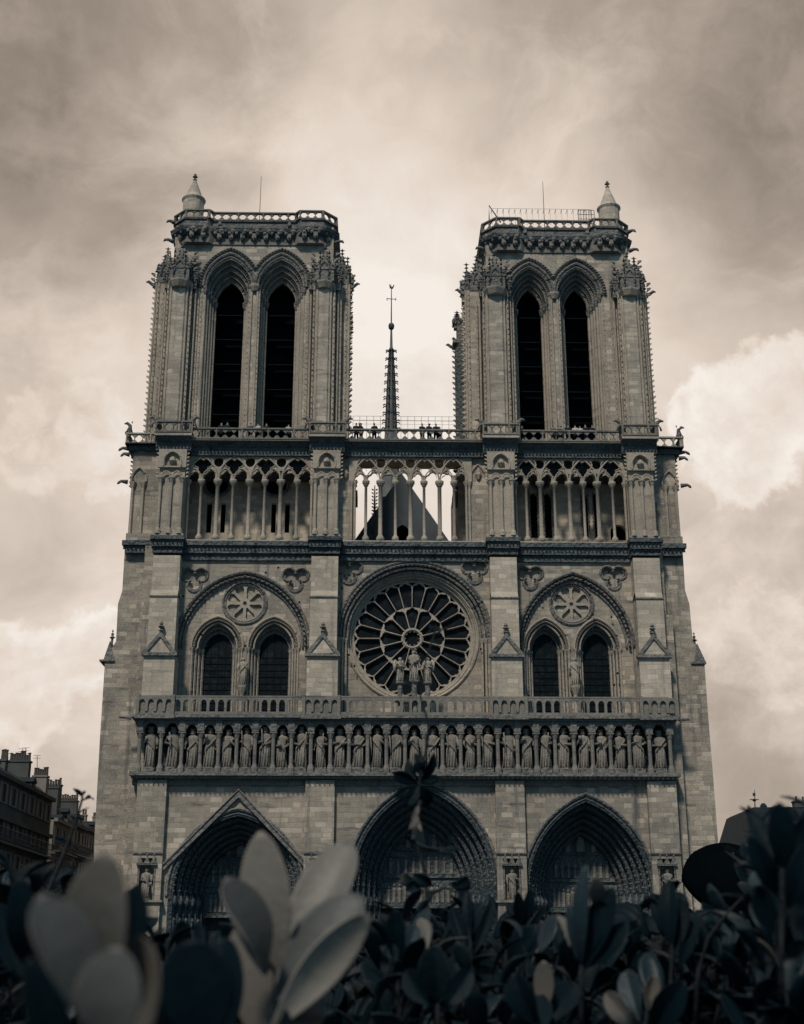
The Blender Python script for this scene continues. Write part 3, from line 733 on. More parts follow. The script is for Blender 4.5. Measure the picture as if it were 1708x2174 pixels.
# ---- open gallery
GAL = [dict(u=[425, 460, 493, 528, 561, 595, 630], big=[1, 3, 5], lim=(BX[0] + 1.0, BX[1] - 1.0), op=None),
       dict(u=[777, 808, 840, 872, 901, 934, 965], big=[1, 3, 5], lim=(X(747, 1080, -.2), X(997, 1080, -.2)), op=1),
       dict(u=[1119, 1149, 1179, 1211, 1241, 1271, 1303], big=[1, 3, 5], lim=(BX[2] + 1.0, BX[3] - 1.0), op=None)]
zcp = Z(1024, Y=-.2)
for gi, g in enumerate(GAL):
    ga = empty('gallery_arcade', ((g['lim'][0] + g['lim'][1]) / 2, -.2, zg0), cath)
    xs = [X(u, 1080, -.2) for u in g['u']]; ends = [g['lim'][0] + .1, g['lim'][1] - .1]; allx = [ends[0]] + xs + [ends[1]]
    if gi == 0: ends = allx[0], allx[-1]
    for i, x_ in enumerate(xs):
        r = .17 if i in g['big'] else .12
        m = MB(); m.lathe(x_, -.2, [(r + .16, zg0 + .12), (r + .15, zg0 + .45), (r + .05, zg0 + .6), (r, zg0 + .7), (r * .95, zcp - .42), (r + .05, zcp - .38), (r + .16, zcp - .08), (r + .18, zcp), (r + .18, zcp + .1)], 10)
        for q in range(8): a_ = 2 * PI * q / 8; m.blob(x_ + (r + .13) * math.cos(a_), -.2 + (r + .13) * math.sin(a_), zcp - .12, .07)
        m.obj('column', 'shaft', ga, True)
    for e in (allx[0], allx[-1]):
        m = MB()
        for q in (-.12, .14): m.cyl(e + q, -.2, zg0 + .12, zcp - .1, .1, 6); m.lathe(e + q, -.2, [(.1, zcp - .4), (.22, zcp - .05), (.24, zcp + .08)], 6)
        m.obj('end_shaft', 'shaft', ga)
    if gi == 1:   # solid flanks of the middle bay
        for a, b in ((BX[1] + .9, allx[0]), (allx[-1], BX[2] - .9)):
            m = MB(); m.box(a, b, -.1, .5, zg0 + .12, zg1 + .15); m.obj('flank_wall', 'wall', ga)
            m = MB(); c_ = (a + b) / 2; m.tube(t3(arch(c_, zcp + .1, zcp + .1, (b - a) / 2 - .15, 1.5, 8), -.16), .09); m.lathe(c_, -.2, [(.1, zcp + .3), (.28, zcp + .7), (.1, zcp + 1.1)], 6); m.obj('blind_arch', 'shaft', ga)
    # tracery panel
    outer = [(allx[-1] + .35, zg1 + .1), (allx[0] - .35, zg1 + .1), (allx[0] - .35, zcp + .1), (allx[0] + .1, zcp + .1)]
    cus = []
    for a, b in zip(allx, allx[1:]):
        mm_ = (a + b) / 2; w_ = (b - a) / 2 - .12
        for q in range(0, 13):
            t_ = PI - PI * q / 12; rr_ = 1 - .30 * abs(math.cos(1.5 * (t_ - PI / 2 + PI))) if False else 1 - .26 * (1 - abs(math.sin(1.5 * t_ + (PI / 4 * 0))))
            outer.append((mm_ + w_ * math.cos(t_) * rr_, zcp + .12 + w_ * 1.55 * math.sin(t_) * rr_))
    outer += [(allx[-1] - .1, zcp + .1), (allx[-1] + .35, zcp + .1)]
    holes = []
    bigx = [allx[0]] + [xs[i] for i in g['big']] + [allx[-1]]
    if len(xs) == 7: pass
    tops = Z(972, Y=-.2)
    cen = [(a + b) / 2 for a, b in zip(bigx, bigx[1:])]
    for c_ in cen: holes.append(foil(c_, zcp + 1.34, 3, .40, .41, -PI / 2, 8))
    for c_ in bigx[1:-1]: holes.append([(c_ + .40 * math.cos(t_), tops - .44 + (.38 if math.sin(t_) > 0 else .5) * math.sin(t_)) for t_ in [2 * PI * q / 12 for q in range(12)]])
    m = MB(); m.panel(outer, holes, -.3, -.02); m.obj('tracery', 'shaft', ga)
    m = MB()
    for (a, b) in zip(bigx, bigx[1:]):
        c_ = (a + b) / 2; m.tube(t3(arch(c_, zcp + .12, zcp + .15, (b - a) / 2 - .06, tops - zcp - .2, 10), -.34), .075, 5)
    for a, b in zip(allx, allx[1:]):
        m.tube(t3(arch((a + b) / 2, zcp + .1, zcp + .15, (b - a) / 2 - .05, .92, 6), -.32), .05, 5)
    for c_ in cen:
        f_ = foil(c_, zcp + 1.34, 3, .42, .43, -PI / 2, 8); m.tube(t3(f_ + [f_[0]], -.32), .05, 5)
        for q in (-1, 1): m.blob(c_ + q * .62, -.34, zcp + 1.0, .1)
    m.obj('arch_ribs', 'shaft', ga)
# walls behind the side arcades
def slits(bounds, us, oc, wide):
    hl = []
    for u0, u1, v0, v1 in us:
        a, b, z0, z1 = X(u0, v0, 2.6), X(u1, v0, 2.6), Z(v1, u0, 2.6), Z(v0, u0, 2.6)
        hl.append(arch((a + b) / 2, z0, z1 - .5, (b - a) / 2, .55, 6) if wide else rect(a, b, z0, z1))
    for u, v, r in oc: hl.append(circ(X(u, v, 2.6), Z(v, u, 2.6), r / 24.9, 20))
    m = MB(); m.panel(rect(bounds[0] - .3, bounds[1] + .3, zg0 - .2, zt0 - .2), hl, 2.6, 3.1); o = part(m, 'gallery_rear_wall', 'pale')
    m = MB(); m.box(bounds[0] - .2, bounds[1] + .2, .45, 2.62, zcp + 1.0, zt0 - .4); part(m, 'gallery_shade_block', 'portal', o)  # added dark block, imitates the shade behind the tracery foils
    m = MB(); m.box(bounds[0] - 1.5, bounds[1] + 1.5, 3.5, 3.6, zg0 - .1, zt0 - .3); part(m, 'slit_shade_sheet', 'void', o)  # near-black sheet imitating the unlit space behind the slits
    for u, v, r in oc:
        m = MB()
        for rr_, t_ in ((r / 24.9, .12), (r / 24.9 * .86, .09)): c_ = circ(X(u, v, 2.6), Z(v, u, 2.6), rr_, 20); m.tube(t3(c_ + [c_[0]], 2.55), t_, 5)
        part(m, 'oculus_moulding', 'carved', o)
    if wide:
        for u0, u1, v0, v1 in us[:-1]:
            for uu in (u0, u1):
                m = MB(); x_ = X(uu, v0, 2.6); z_ = Z(v1, u0, 2.6); m.box(x_ - .04, x_ + .04, 2.5, 2.6, z_, z_ + 4.2)
                for k in range(10): m.blob(x_, 2.56, z_ + .3 + k * .38, .12)
                part(m, 'crocket_row', 'carved', o)
slits(GAL[0]['lim'], [(440, 451, 1068, 1131), (470, 480, 1068, 1131), (577, 587, 1068, 1131), (606, 616, 1068, 1131)], [(461, 1028, 29), (586, 1028, 29)], False)
slits(GAL[2]['lim'], [(1124, 1141, 1046, 1142), (1154, 1171, 1046, 1142), (1233, 1248, 1046, 1142), (1258, 1271, 1046, 1142), (1296, 1330, 1118, 1147)], [(1147, 1022, 20), (1252, 1022, 20)], True)

# ---- great cornice and quatrefoil balustrade at the foot of the towers
m = MB()
def great(m, x0, x1, yf, z0):     # z0 = underside of frieze
    m.box(x0, x1, yf + .5, .6, z0 - .04, z0 + .6); moulding_row(m, x0, x1, yf + .5, z0 + .28, .28, .2)
    m.add([(x0, yf + .5, z0 + .6), (x1, yf + .5, z0 + .6), (x1, yf + .05, z0 + 1.05), (x0, yf + .05, z0 + 1.05), (x0, .6, z0 + .6), (x1, .6, z0 + .6), (x1, .6, z0 + 1.05), (x0, .6, z0 + 1.05)],
          [(0, 1, 2, 3), (0, 3, 7, 4), (1, 5, 6, 2)])
for a, b in seg: great(m, a - .2, b + .2, -1.05, zg1 + .02)
for cx in BX: great(m, cx - 1.42, cx + 1.42, -1.75, Z(957, Y=-1.4))
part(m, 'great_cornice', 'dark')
m = MB()
for a, b in seg: m.box(a - .25, b + .25, -1.15, 1.0, zg1 + 1.07, zt0)
for cx in BX: m.box(cx - 1.5, cx + 1.5, -1.85, 1.0, Z(957, Y=-1.4) + 1.05, zt0 + .28)
part(m, 'terrace_ledge', 'shaft')
qcache = {}
def quatre(m, p0, p1, z0, z1, th=.16, cell=.72, foilr=1.0):
    p0 = Vector((p0[0], p0[1])); p1 = Vector((p1[0], p1[1])); L = (p1 - p0).length; n_ = max(1, round(L / cell)); st = L / n_
    d = (p1 - p0) / L; nrm = Vector((d.y, -d.x))
    q = MB(); h = z1 - z0; hz = min(h - .2, st) / 2
    q.panel(rect(0, st, .1, h - .12), [foil(st / 2, h / 2 - .01, 4, hz * .50 * foilr, hz * .52 * foilr, 0, 5)], -th / 2, th / 2)
    k = MB()
    for i in range(n_):
        k.add([(v[0] + i * st, v[1], v[2]) for v in q.v], q.f)
    k.box(-.05, L + .05, -th, th, h - .12, h); k.box(-.05, L + .05, -th, th, 0, .1)
    for i in range(0, n_ + 1, 3): k.box(i * st - .05, i * st + .05, -th, th, .1, h - .12)
    m.add([(p0.x + d.x * v[0] - nrm.x * (-v[1]) * 1.0, p0.y + d.y * v[0] - nrm.y * (-v[1]), z0 + v[2]) for v in k.v], k.f)
m = MB()
for a, b in seg: quatre(m, (a + .2, -1.05), (b - .2, -1.05), zt0, zt1 + .03)
for cx in BX:
    zz = zt0 + .28; quatre(m, (cx - 1.4, -1.75), (cx + 1.4, -1.75), zz, zz + 1.0, cell=.68); quatre(m, (cx - 1.4, -1.0), (cx - 1.4, -1.75), zz, zz + 1.0, cell=.68); quatre(m, (cx + 1.4, -1.75), (cx + 1.4, -1.0), zz, zz + 1.0, cell=.68)
part(m, 'quatrefoil_balustrade', 'dimmed')
# beasts crouching on the balustrade corners
def beast(x_, y_, z_, dx):
    m = MB(); m.tube([(x_ - dx * .25, y_ + .1, z_), (x_ - dx * .2, y_, z_ + .45), (x_ + dx * .05, y_ - .1, z_ + .8), (x_ + dx * .3, y_ - .2, z_ + .95), (x_ + dx * .55, y_ - .25, z_ + .85)], [.26, .25, .17, .15, .06], 7)
    m.tube([(x_ + dx * .1, y_ - .15, z_ + .6), (x_ + dx * .25, y_ - .25, z_ + .3), (x_ + dx * .3, y_ - .3, z_)], [.1, .08, .09], 5)
    m.add([(x_ - dx * .2, y_, z_ + .4), (x_ - dx * .55, y_ + .05, z_ + 1.05), (x_ - dx * .1, y_ + .03, z_ + .75)], [(0, 1, 2), (2, 1, 0)])
    m.blob(x_ + dx * .15, y_ - .15, z_ + 1.12, .05, .05, .12)
    part(m, 'chimera', 'carved', None, True)
for cx in BX[1:3] + [BX[0], BX[3]]:
    for s in (-1, 1): beast(cx + s * 1.5, -1.3, zt1 - .15, s)

# ---- flanking buttresses at both ends
def flank(s):
    fl = MB(); bx = BX[0] if s < 0 else BX[3]
    inner = bx + s * .9
    def xx(u, v): return X(u, v, 1.5)
    if s < 0: prof = [(1180, 270), (1262, 265), (1290, 256), (1368, 252), (1408, 229), (1560, 219), (1780, 207), (2050, 200)]
    else: prof = [(1180, 1444), (1262, 1449), (1290, 1458), (1368, 1465), (1408, 1489), (1560, 1500), (1620, 1505), (1790, 1518), (2050, 1524)]
    pts = [(xx(u, v), max(0, Z(v, u, 1.5))) for v, u in prof]
    pts.append((pts[-1][0], 0)) if pts[-1][1] > 0.01 else None
    zz = zg0 + .2
    poly = [(inner, 0)] + pts[::-1] + [(pts[0][0], zz), (inner, zz)]
    cl = [poly[0]]
    for p_ in poly[1:]:
        if abs(p_[0] - cl[-1][0]) + abs(p_[1] - cl[-1][1]) > .01: cl.append(p_)
    if s > 0: cl = cl[::-1]
    cl = cl[::-1] if s < 0 else cl
    fl.panel(cl, [], .4, 5.0)
    o = part(fl, 'flank_buttress', 'wall')
    m = MB()   # intermediate pier beside the front one
    a, b = sorted((bx + s * .9, bx + s * 1.9)); zl = Z(1300, 330, -.6)
    m.box(a, b, -.55, .45, zc1 + .1 if False else 0, zl); m.box(min(a, bx + s * .9), max(bx + s * .9, bx + s * 1.5), -.3, .45, zl, zg0)
    part(m, 'inner_pier', 'wall', o)
    m = MB(); a, b = sorted((xx(prof[3][1], 1368), xx(prof[4][1], 1408) + s * .12)); zq = Z(1408, 240, 1.5)
    m.box(a - .3, b, .25, 5.05, zq - .12, zq + .02)
    tx = xx(240 if s < 0 else 1473, 1360)
    for z_, r_ in ((.1, .12), (.42, .26), (.7, .14), (.95, .08)): m.blob(tx, 1.2, Z(1372, 240, 1.5) + z_ + .2, r_, r_, .15)
    m.tube([(tx, 1.2, Z(1400, 240, 1.5)), (tx, 1.2, Z(1350, 240, 1.5))], .1)
    m.prism([(a, zq), (b, zq), (tx, Z(1368, 240, 1.5))], .34, 2.2)
    part(m, 'weathering', 'carved', o)
    # gallery storey of the flank
    m = MB(); xo = xx(280 if s < 0 else 1436, 1080); a, b = sorted((xo, bx + s * .8)); ztop = Z(962, 280, 1)
    m.box(a, b, .6, 6, zg0 + .1, ztop); m.box(a - .1 * (s < 0), b + .1 * (s > 0), .4, 6, zg0 + .1, zg0 + .9)
    part(m, 'flank_gallery', 'wall', o)
    m = MB(); 
    for q in (xo - s * .15, xo - s * 1.0): m.cyl(q, .5, zg0 + .9, zcp - .1, .13, 6); m.lathe(q, .5, [(.14, zcp - .4), (.28, zcp), (.3, zcp + .1)], 6)
    m.tube(t3(arch(xo - s * .6, zcp + .2, zcp + .3, .62, 1.1, 8), .52), .09)
    for k in range(10): m.crocket(xo + s * .02, 1.0, zcp - .1 + k * .36, .24, dx=s, dy=0)
    for k in range(4): m.crocket(xo - s * .2 + s * .1 * k, .6, zcp + .3 + .1 * k, .2)
    part(m, 'engaged_shafts', 'shaft', o)
    m = MB(); xe = xx(274 if s < 0 else 1442, 950)
    a, b = sorted((xe, bx + s * .8)); zz0 = ztop
    m.box(a + .25 * (s < 0), b - .25 * (s > 0), .3, 6, zz0, zz0 + .55); m.box(a, b, -.1, 6, zz0 + .55, zt0)
    part(m, 'flank_cornice', 'dark', o); m = MB()
    a2, b2 = sorted((xx(268 if s < 0 else 1447, 1165), bx + s * .9)); cz = zg0
    m.box(a2, b2, -.35, 6, cz - .3, cz + .08); m.box(a2 + .3 * (s < 0), b2 - .3 * (s > 0), -.15, 6, cz - .9, cz - .3); moulding_row(m, a2, b2, -.2, cz - .5, .3, .2)
    part(m, 'flank_string_course', 'dark', o)
    m = MB(); quatre(m, (a + .05, .1) , (b, .1), zt0, zt1); quatre(m, (xe - s * .1, 5.8) if s < 0 else (xe - s * .1, .1), (xe - s * .1, .1) if s < 0 else (xe - s * .1, 5.8), zt0, zt1); part(m, 'flank_balustrade', 'shaft', o)
    for k, (z_, l_) in enumerate(((zt0 - .25, .5), (zt0 - .75, .3), (zcp + .15, .4))):
        m = MB(); m.tube([(xe - s * .3, .6, z_), (xe + s * l_ * .6, .5, z_ + .05), (xe + s * l_, .45, z_ - .1), (xe + s * (l_ + .12), .45, z_ - .22)], [.2, .12, .12, .05], 6); part(m, 'gargoyle', 'carved', o, True)
    m = MB(); x_ = xe - s * .15; zz = zt1
    m.tube([(x_ - s * .1, .5, zz), (x_, .45, zz + .45), (x_ - s * .05, .4, zz + .8), (x_ + s * .2, .35, zz + 1.0), (x_ + s * .42, .3, zz + .92)], [.24, .22, .14, .13, .05], 6); m.blob(x_ - s * .2, .4, zz + 1.1, .06, .06, .14)
    m.tube([(x_ + s * .1, .45, zz + .5), (x_ + s * .28, .35, zz + .15), (x_ + s * .25, .3, zz)], .07)
    part(m, 'chimera', 'carved', o, True)
flank(-1); flank(1)

# ================================================================== bell towers
def pinnacle(m, x, y, z0, z1, w, sx=0):
    """gabled canopy with crocketed spirelet"""
    h = z1 - z0; zb = z0 + h * .38
    m.box(x - w, x + w, y - w, y + w, z0, zb)
    for dx, dy in ((0, -1), (1, 0), (-1, 0)):
        ax, ay = x + dx * (w + .06), y + dy * (w + .06); px, py = (1, 0) if dy else (0, 1)
        m.add([(ax - px * (w + .1), ay - py * (w + .1), zb - h * .1), (ax + px * (w + .1), ay + py * (w + .1), zb - h * .1), (ax, ay, zb + h * .24), (x, y, zb + h * .1)], [(0, 1, 2), (1, 3, 2), (0, 2, 3)])
        m.tube(t3([(ax - w * .55, zb - h * .18), (ax - w * .45, zb - h * .02), (ax, zb + h * .08), (ax + w * .45, zb - h * .02), (ax + w * .55, zb - h * .18)], ay - .04) if dy else [(ax + .02 * dx, ay - w * .5, zb - h * .18), (ax, ay, zb + h * .08), (ax, ay + w * .5, zb - h * .18)], .07)
        for q in range(4):
            f = q / 4; 
            for s in (-1, 1): m.blob(ax + s * px * (w + .1) * (1 - f), ay + s * py * (w + .1) * (1 - f), zb - h * .1 + h * .34 * f, .13)
    m.loftplan([([(x - w * .8, y - w * .8), (x + w * .8, y - w * .8), (x + w * .8, y + w * .8), (x - w * .8, y + w * .8)], zb), ([(x - .06, y - .06), (x + .06, y - .06), (x + .06, y + .06), (x - .06, y + .06)], z1 - h * .12)])
    for q in range(5):
        f = q / 5
        for s in (-1, 1): m.crocket(x + s * w * .85 * (1 - f), y, zb + (z1 - h * .12 - zb) * f + .1, .2, dx=s, dy=0); m.crocket(x + s * w * .2, y - w * .85 * (1 - f), zb + (z1 - h * .12 - zb) * f + .1, .2)
    m.blob(x, y, z1 - h * .08, .22, .22, .1); m.blob(x, y, z1, .1, .1, .28); m.blob(x, y, z1 + .05, .3, .08, .08)
def crocket_line(m, x, y, z0, z1, r=.15, step=.5, dx=0, dy=-1):
    n = int((z1 - z0) / step); m.box(x - .04 - .03 * (dy != 0), x + .04 + .03 * (dy != 0), y - .05, y + .05, z0, z1)
    for k in range(n): m.crocket(x, y, z0 + (k + .5) * step, r * random.uniform(.85, 1.15), dx, dy)
TW = [dict(xl=X(353, 800, .8), xr=X(703, 800, .8), win=[(474, 29.5), (589, 29.5)], top=440, base=900, arch=[(485, 583), (594, 583)], turret=414, rod=(555, 374), ux=(355, 389, 672, 700), s=0),
      dict(xl=X(1038, 800, .8), xr=X(1350, 800, .8), win=[(1134, 25.5), (1237, 25), ], top=457, base=905, arch=[(1128, 598), (1230, 598)], turret=1289, rod=(1153, 385), ux=(1038, 1074, 1330, 1362), s=1)]
for ti, T in enumerate(TW):
    xl, xr = T['xl'], T['xr']; mid = (xl + xr) / 2; D0, D1 = .8, 14.5
    off = T['top'] - 440                       # the second tower sits a little lower in the picture
    um = 533 if ti == 0 else 1187
    z = lambda v, Y=.8: Z(v + off, um, Y)
    zf = z(518)                                # string course under the corbels
    tw = empty('bell_tower', (mid, 7, zt0), cath)
    wins = []
    for (u, hp), (ua, va) in zip(T['win'], T['arch']):
        wx = (X(u, 880, .8) + X(ua, 640, .8)) / 2; hw = hp / 24.3
        wins.append((wx, hw, Z(628 + off * .9, ua, .8), Z(va, ua, .8)))
    sp = z(606)                                # outer spring
    m_ = (wins[0][0] + wins[1][0]) / 2
    ohw = min(2.55 if ti == 0 else 2.3, abs(m_ - wins[0][0]) - .12)
    outs = [arch(wx, zt0 - .3, sp, ohw, 2.95 if ti == 0 else 2.75, 14) for wx, hw, zs, ap in wins]
    m = MB(); m.panel([(xl, zt0 - .3)] + outs[0] + outs[1] + [(xr, zt0 - .3), (xr, zf + 1.8), (xl, zf + 1.8)], [], D0, D0 + .5)
    m.box(xl, xl + .5, D0 + .5, D1, zt0 - .3, zf + 1.8); m.box(xr - .5, xr, D0 + .5, D1, zt0 - .3, zf + 1.8); m.box(xl, xr, D1, D1 + .5, zt0 - .3, zf + 1.8)
    m.box(xl + .5, xr - .5, D0 + .5, D1, zf + 1.3, zf + 1.7)
    body = m.obj('tower_wall', 'tower', tw)
    for (wx, hw, zs, ap), out in zip(wins, outs):
        m = MB(); cur = out; y = D0; NN = 5; o_hw = (out[-1][0] - out[0][0]) / 2; ris0 = 2.95 if ti == 0 else 2.75
        sh = MB(); cr = MB(); rows = []
        for k in range(NN):
            f = (k + 1) / NN; nx = arch(wx, zt0 - .3, sp + (zs - sp) * f, o_hw + (hw - o_hw) * f, ris0 + (ap - zs - ris0) * f, 14)
            ringf(m, cur, nx, y); reveal(m, nx, y, y + .34)
            md = [((a[0] + b[0]) / 2, (a[1] + b[1]) / 2) for a, b in zip(cur, nx)]
            mid_arc = md[1:-1]
            cr.tube(t3(mid_arc, y - .02), .10 if k % 2 == 0 else .07, 5)
            if k in (1, 3):
                for q in range(len(mid_arc) - 1):
                    (ax, az), (bx, bz) = mid_arc[q], mid_arc[q + 1]; L = math.hypot(bx - ax, bz - az); n_ = max(1, int(L / .3))
                    for j in range(n_): cr.blob(ax + (bx - ax) * j / n_, y - .05, az + (bz - az) * j / n_, .13)
            for s in (-1, 1):
                x_ = (md[0] if s < 0 else md[-1])[0]; zc_ = (sp + (zs - sp) * f) - .1
                sh.cyl(x_, y + .02, zt0 - .2, zc_ - .5, .09, 6)
                cr.lathe(x_, y, [(.1, zc_ - .6), (.2, zc_ - .3), (.24, zc_), (.26, zc_ + .12)], 6)
                if k in (1, 3): q_ = MB(); crocket_line(q_, x_ + s * .12, y - .02, zt0 + .3, zc_ - .7, .13, .5); rows.append(q_)
            cur = nx; y += .34
        be = m.obj('belfry_opening', 'tower', tw)
        sh.obj('jamb_shafts', 'shaft', be); 
        hood = arch(wx, sp - .15, sp, o_hw + .1, ris0 + .15, 16); cr.tube(t3(hood, D0 - .1), .13, 6)
        hood2 = arch(wx, sp - .15, sp, o_hw + .42, ris0 + .6, 16); hb = MB(); hb.tube(t3([q_ for q_ in hood2 if (q_[0] - m_) * (wx - m_) > .1], D0 - .02), .12, 5)
        for q in range(len(hood2) - 1):
            (ax, az), (bx, bz) = hood2[q], hood2[q + 1]
            if abs((ax + bx) / 2 - m_) < .25 and (az + bz) / 2 < sp + 1.2: continue
            if (ax - m_) * (wx - m_) < 0: continue
            L = math.hypot(bx - ax, bz - az); n_ = max(1, int(L / .55))
            for j in range(n_): hb.blob(ax + (bx - ax) * j / n_, D0 - .12, az + (bz - az) * j / n_, .21, .2, .21)
        cr.obj('carved_mouldings', 'carved', be)
        hb.obj('hood_crockets', 'carved', be)
        for q_ in rows: q_.obj('crocket_row', 'shaft', be)
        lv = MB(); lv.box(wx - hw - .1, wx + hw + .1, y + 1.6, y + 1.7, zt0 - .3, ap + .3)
        lv.obj('belfry_shade_sheet', 'void', be)  # near-black sheet imitating the unlit belfry behind the louvres
        for k in range(6):
            lv = MB(); zz = zt0 + 1.3 + k * 2.35
            lv.add([(wx - hw - .05, y - .1, zz), (wx + hw + .05, y - .1, zz), (wx + hw + .05, y + 1.3, zz + .42), (wx - hw - .05, y + 1.3, zz + .42), (wx - hw - .05, y - .1, zz + .08), (wx + hw + .05, y - .1, zz + .08), (wx + hw + .05, y + 1.3, zz + .5), (wx - hw - .05, y + 1.3, zz + .5)],
                   [(0, 1, 2, 3), (7, 6, 5, 4), (0, 4, 5, 1), (1, 5, 6, 2), (3, 7, 4, 0)])
            lv.obj('louvre', 'void', be)
    m = MB()
    for q in (-.42, .42): m.cyl(m_ + q * .62, D0 - .06, zt0 - .2, sp - .3, .11, 6); crocket_line(m, m_ + q, D0 - .02, zt0 + .3, sp - .4, .14, .48)
    for q in (-1, 1):
        for wx, *_r in (wins[0] if q < 0 else wins[1],):
            crocket_line(m, wx + q * (ohw + .2), D0 - .02, zt0 + .3, sp - .4, .13, .48)
    m.lathe(m_, D0, [(.3, sp - .6), (.5, sp - .2), (.52, sp)], 8)
    m.obj('mullion_shafts', 'shaft', tw)
    # front and side pilasters at the corners
    u0, u1, u2, u3 = T['ux']
    zp = z(602, -.2)
    for (a, b) in ((X(u0, 760, -.3), X(u1, 760, -.3)), (X(u2, 760, -.3), X(u3, 760, -.3))):
        c_ = (a + b) / 2; hw = (b - a) / 2
        m = MB(); m.plan([(c_ - hw, D0), (c_ - hw, -.1), (c_ - hw * .72, -.36), (c_ + hw * .72, -.36), (c_ + hw, -.1), (c_ + hw, D0)], zt0 - .3, zp)
        m.box(c_ - hw - .3, c_ + hw + .3, -.0, D0, zt0 - .3, zp - .2)
        pi_ = m.obj('pilaster', 'tower', tw)
        m = MB()
        for s in (-1, 1):
            m.cyl(c_ + s * (hw + .02), -.22, zt0, zp - .1, .1, 6); crocket_line(m, c_ + s * (hw + .32), -.08, zt0 + .5, zp, .17, .5)
            m.cyl(c_ + s * (hw + .62), .5, zt0, zp - .1, .1, 6); crocket_line(m, c_ + s * (hw + .85), D0 - .05, zt0 + .5, zp, .13, .5)
        m.lathe(c_, -.1, [(hw + .1, zp - .5), (hw + .35, zp - .05), (hw + .38, zp + .1)], 8)
        m.obj('shafts_and_crockets', 'shaft', pi_)
        m = MB(); pinnacle(m, c_, .05, zp + .05, z(519, 0), .82)
        for s in (-1, 1):
            for k in range(7): m.crocket(c_ + s * (hw + .35), .2, zp + .1 + k * .52, .34, dx=s, dy=0); m.crocket(c_ + s * (hw * .7), -.75, zp + .3 + k * .42, .28)
            pinnacle(m, c_ + s * 1.05, .45, zp - .3, z(545, 0), .3)
        m.obj('pinnacle', 'carved', pi_)
    for s in (-1, 1):
        xc = xl if s < 0 else xr
        # corner mass stepping out sideways, with its own canopy
        for kk, (y0_, y1_) in enumerate(((1.3, 3.4), (10.5, 12.3))):
            m = MB(); xo = xc + s * ((1.5 if not (ti == 1 and s < 0) else 1.85) if kk == 0 else .8)
            a, b = sorted((xc, xo)); m.box(a, b, y0_, y1_, zt0 - .3, z(610, 2))
            a, b = sorted((xc, xc + s * .55)); m.box(a, b, y0_ - .3, y1_ + .6, zt0 - .3, z(560, 2))
            o = m.obj('side_buttress', 'tower', tw)
            m = MB(); zz = z(610, 2)
            crocket_line(m, xo, y0_ + .1, zt0 + .4, zz, .24, .5, dx=s, dy=0); crocket_line(m, xo, y1_ - .1, zt0 + .65, zz, .24, .5, dx=s, dy=0)
            crocket_line(m, xo - s * .3, y0_ - .05, zt0 + .4, zz, .16, .5)
            m.cyl(xo - s * .05, y0_, zt0, zz, .09, 6)
            m.obj('crockets', 'shaft', o)
            m = MB(); pinnacle(m, xc + s * .75, y0_ + .6, zz, z(532, 2), .66); pinnacle(m, xo - s * .3, y1_ - .3, zz - .4, z(546, 3), .45)
            for k in range(3): m.crocket(xo + s * .1, y0_, zz - .2 + k * .5, .34, dx=s, dy=0)
            m.obj('pinnacle', 'carved', o)
            for k_, (zz2, l2) in enumerate(((zz + .2, 1.0),)):
                m = MB(); m.tube([(xo - s * .3, y0_ + .3, zz2 - .3), (xo + s * .3, y0_ + .1, zz2 - .35), (xo + s * .65, y0_, zz2 - .1), (xo + s * .85, y0_ - .05, zz2 - .2)], [.22, .16, .13, .05], 6); m.obj('gargoyle', 'carved', o, True)
    if ti == 1:   # crocketed stair turret behind the inner corner of the right tower
        m = MB(); xs_ = X(983, 850, 7); zz = Z(735, 970, 7)
        m.plan([(xs_ + .7 * math.cos(a), 7 + .9 * math.sin(a)) for a in [PI / 8 + PI / 4 * q for q in range(8)]], zt0 - .3, zz); m.box(xs_, xl + .2, 6.2, 8, zt0 - .3, zz)
        o = m.obj('stair_turret', 'dark', tw)  # dark stone tone imitates the shadow on this turret
        m = MB(); crocket_line(m, xs_ - .62, 6.8, zt0 + .2, zz, .26, .52, dx=-1, dy=0); m.box(xs_ - .85, xs_ + .6, 6.2, 7.8, zz, zz + .35); m.box(xs_ - .45, xs_ + .8, 6.4, 7.6, zz + .35, zz + 1.9)
        for q in (-.4, .3): pinnacle(m, xs_ + q, 7, zz + 1.7, Z(664, 970, 7) - .0, .3)
        m.tube([(xs_ - .6, 7, zz - .1), (xs_ - 1.0, 6.9, zz - .1), (xs_ - 1.3, 6.85, zz + .1), (xs_ - 1.45, 6.8, zz + .0)], [.2, .15, .12, .05], 6)
        m.blob(xs_ - .75, 6.8, zz + .65, .2)
        m.obj('turret_crown', 'carved', o)
    # string course, two rows of corbels, overhanging cornice, parapet
    def plan_poly(e, ch=1.1):      # octagonal corners bulging past a slightly recessed middle
        x0, x1, y0, y1 = xl - e, xr + e, D0 - e - .45, D1 + e; iw = 3.1; rc = .42
        return [(x0 + ch, y0), (x0 + iw, y0), (x0 + iw + .35, y0 + rc), (x1 - iw - .35, y0 + rc), (x1 - iw, y0), (x1 - ch, y0), (x1, y0 + ch), (x1, y1 - ch), (x1 - ch, y1), (x0 + ch, y1), (x0, y1 - ch), (x0, y0 + ch)]
    zA, zB, zC, zD, zE, zF_ = zf, z(514), z(482, -.4), z(475, -.4), z(461, -.2), z(441, -.2)
    m = MB(); m.plan(plan_poly(.08), zA - .12, zA + .1); m.plan(plan_poly(.01), zA + .1, zC)
    m.obj('frieze_course', 'dimmed', tw)
    m = MB()
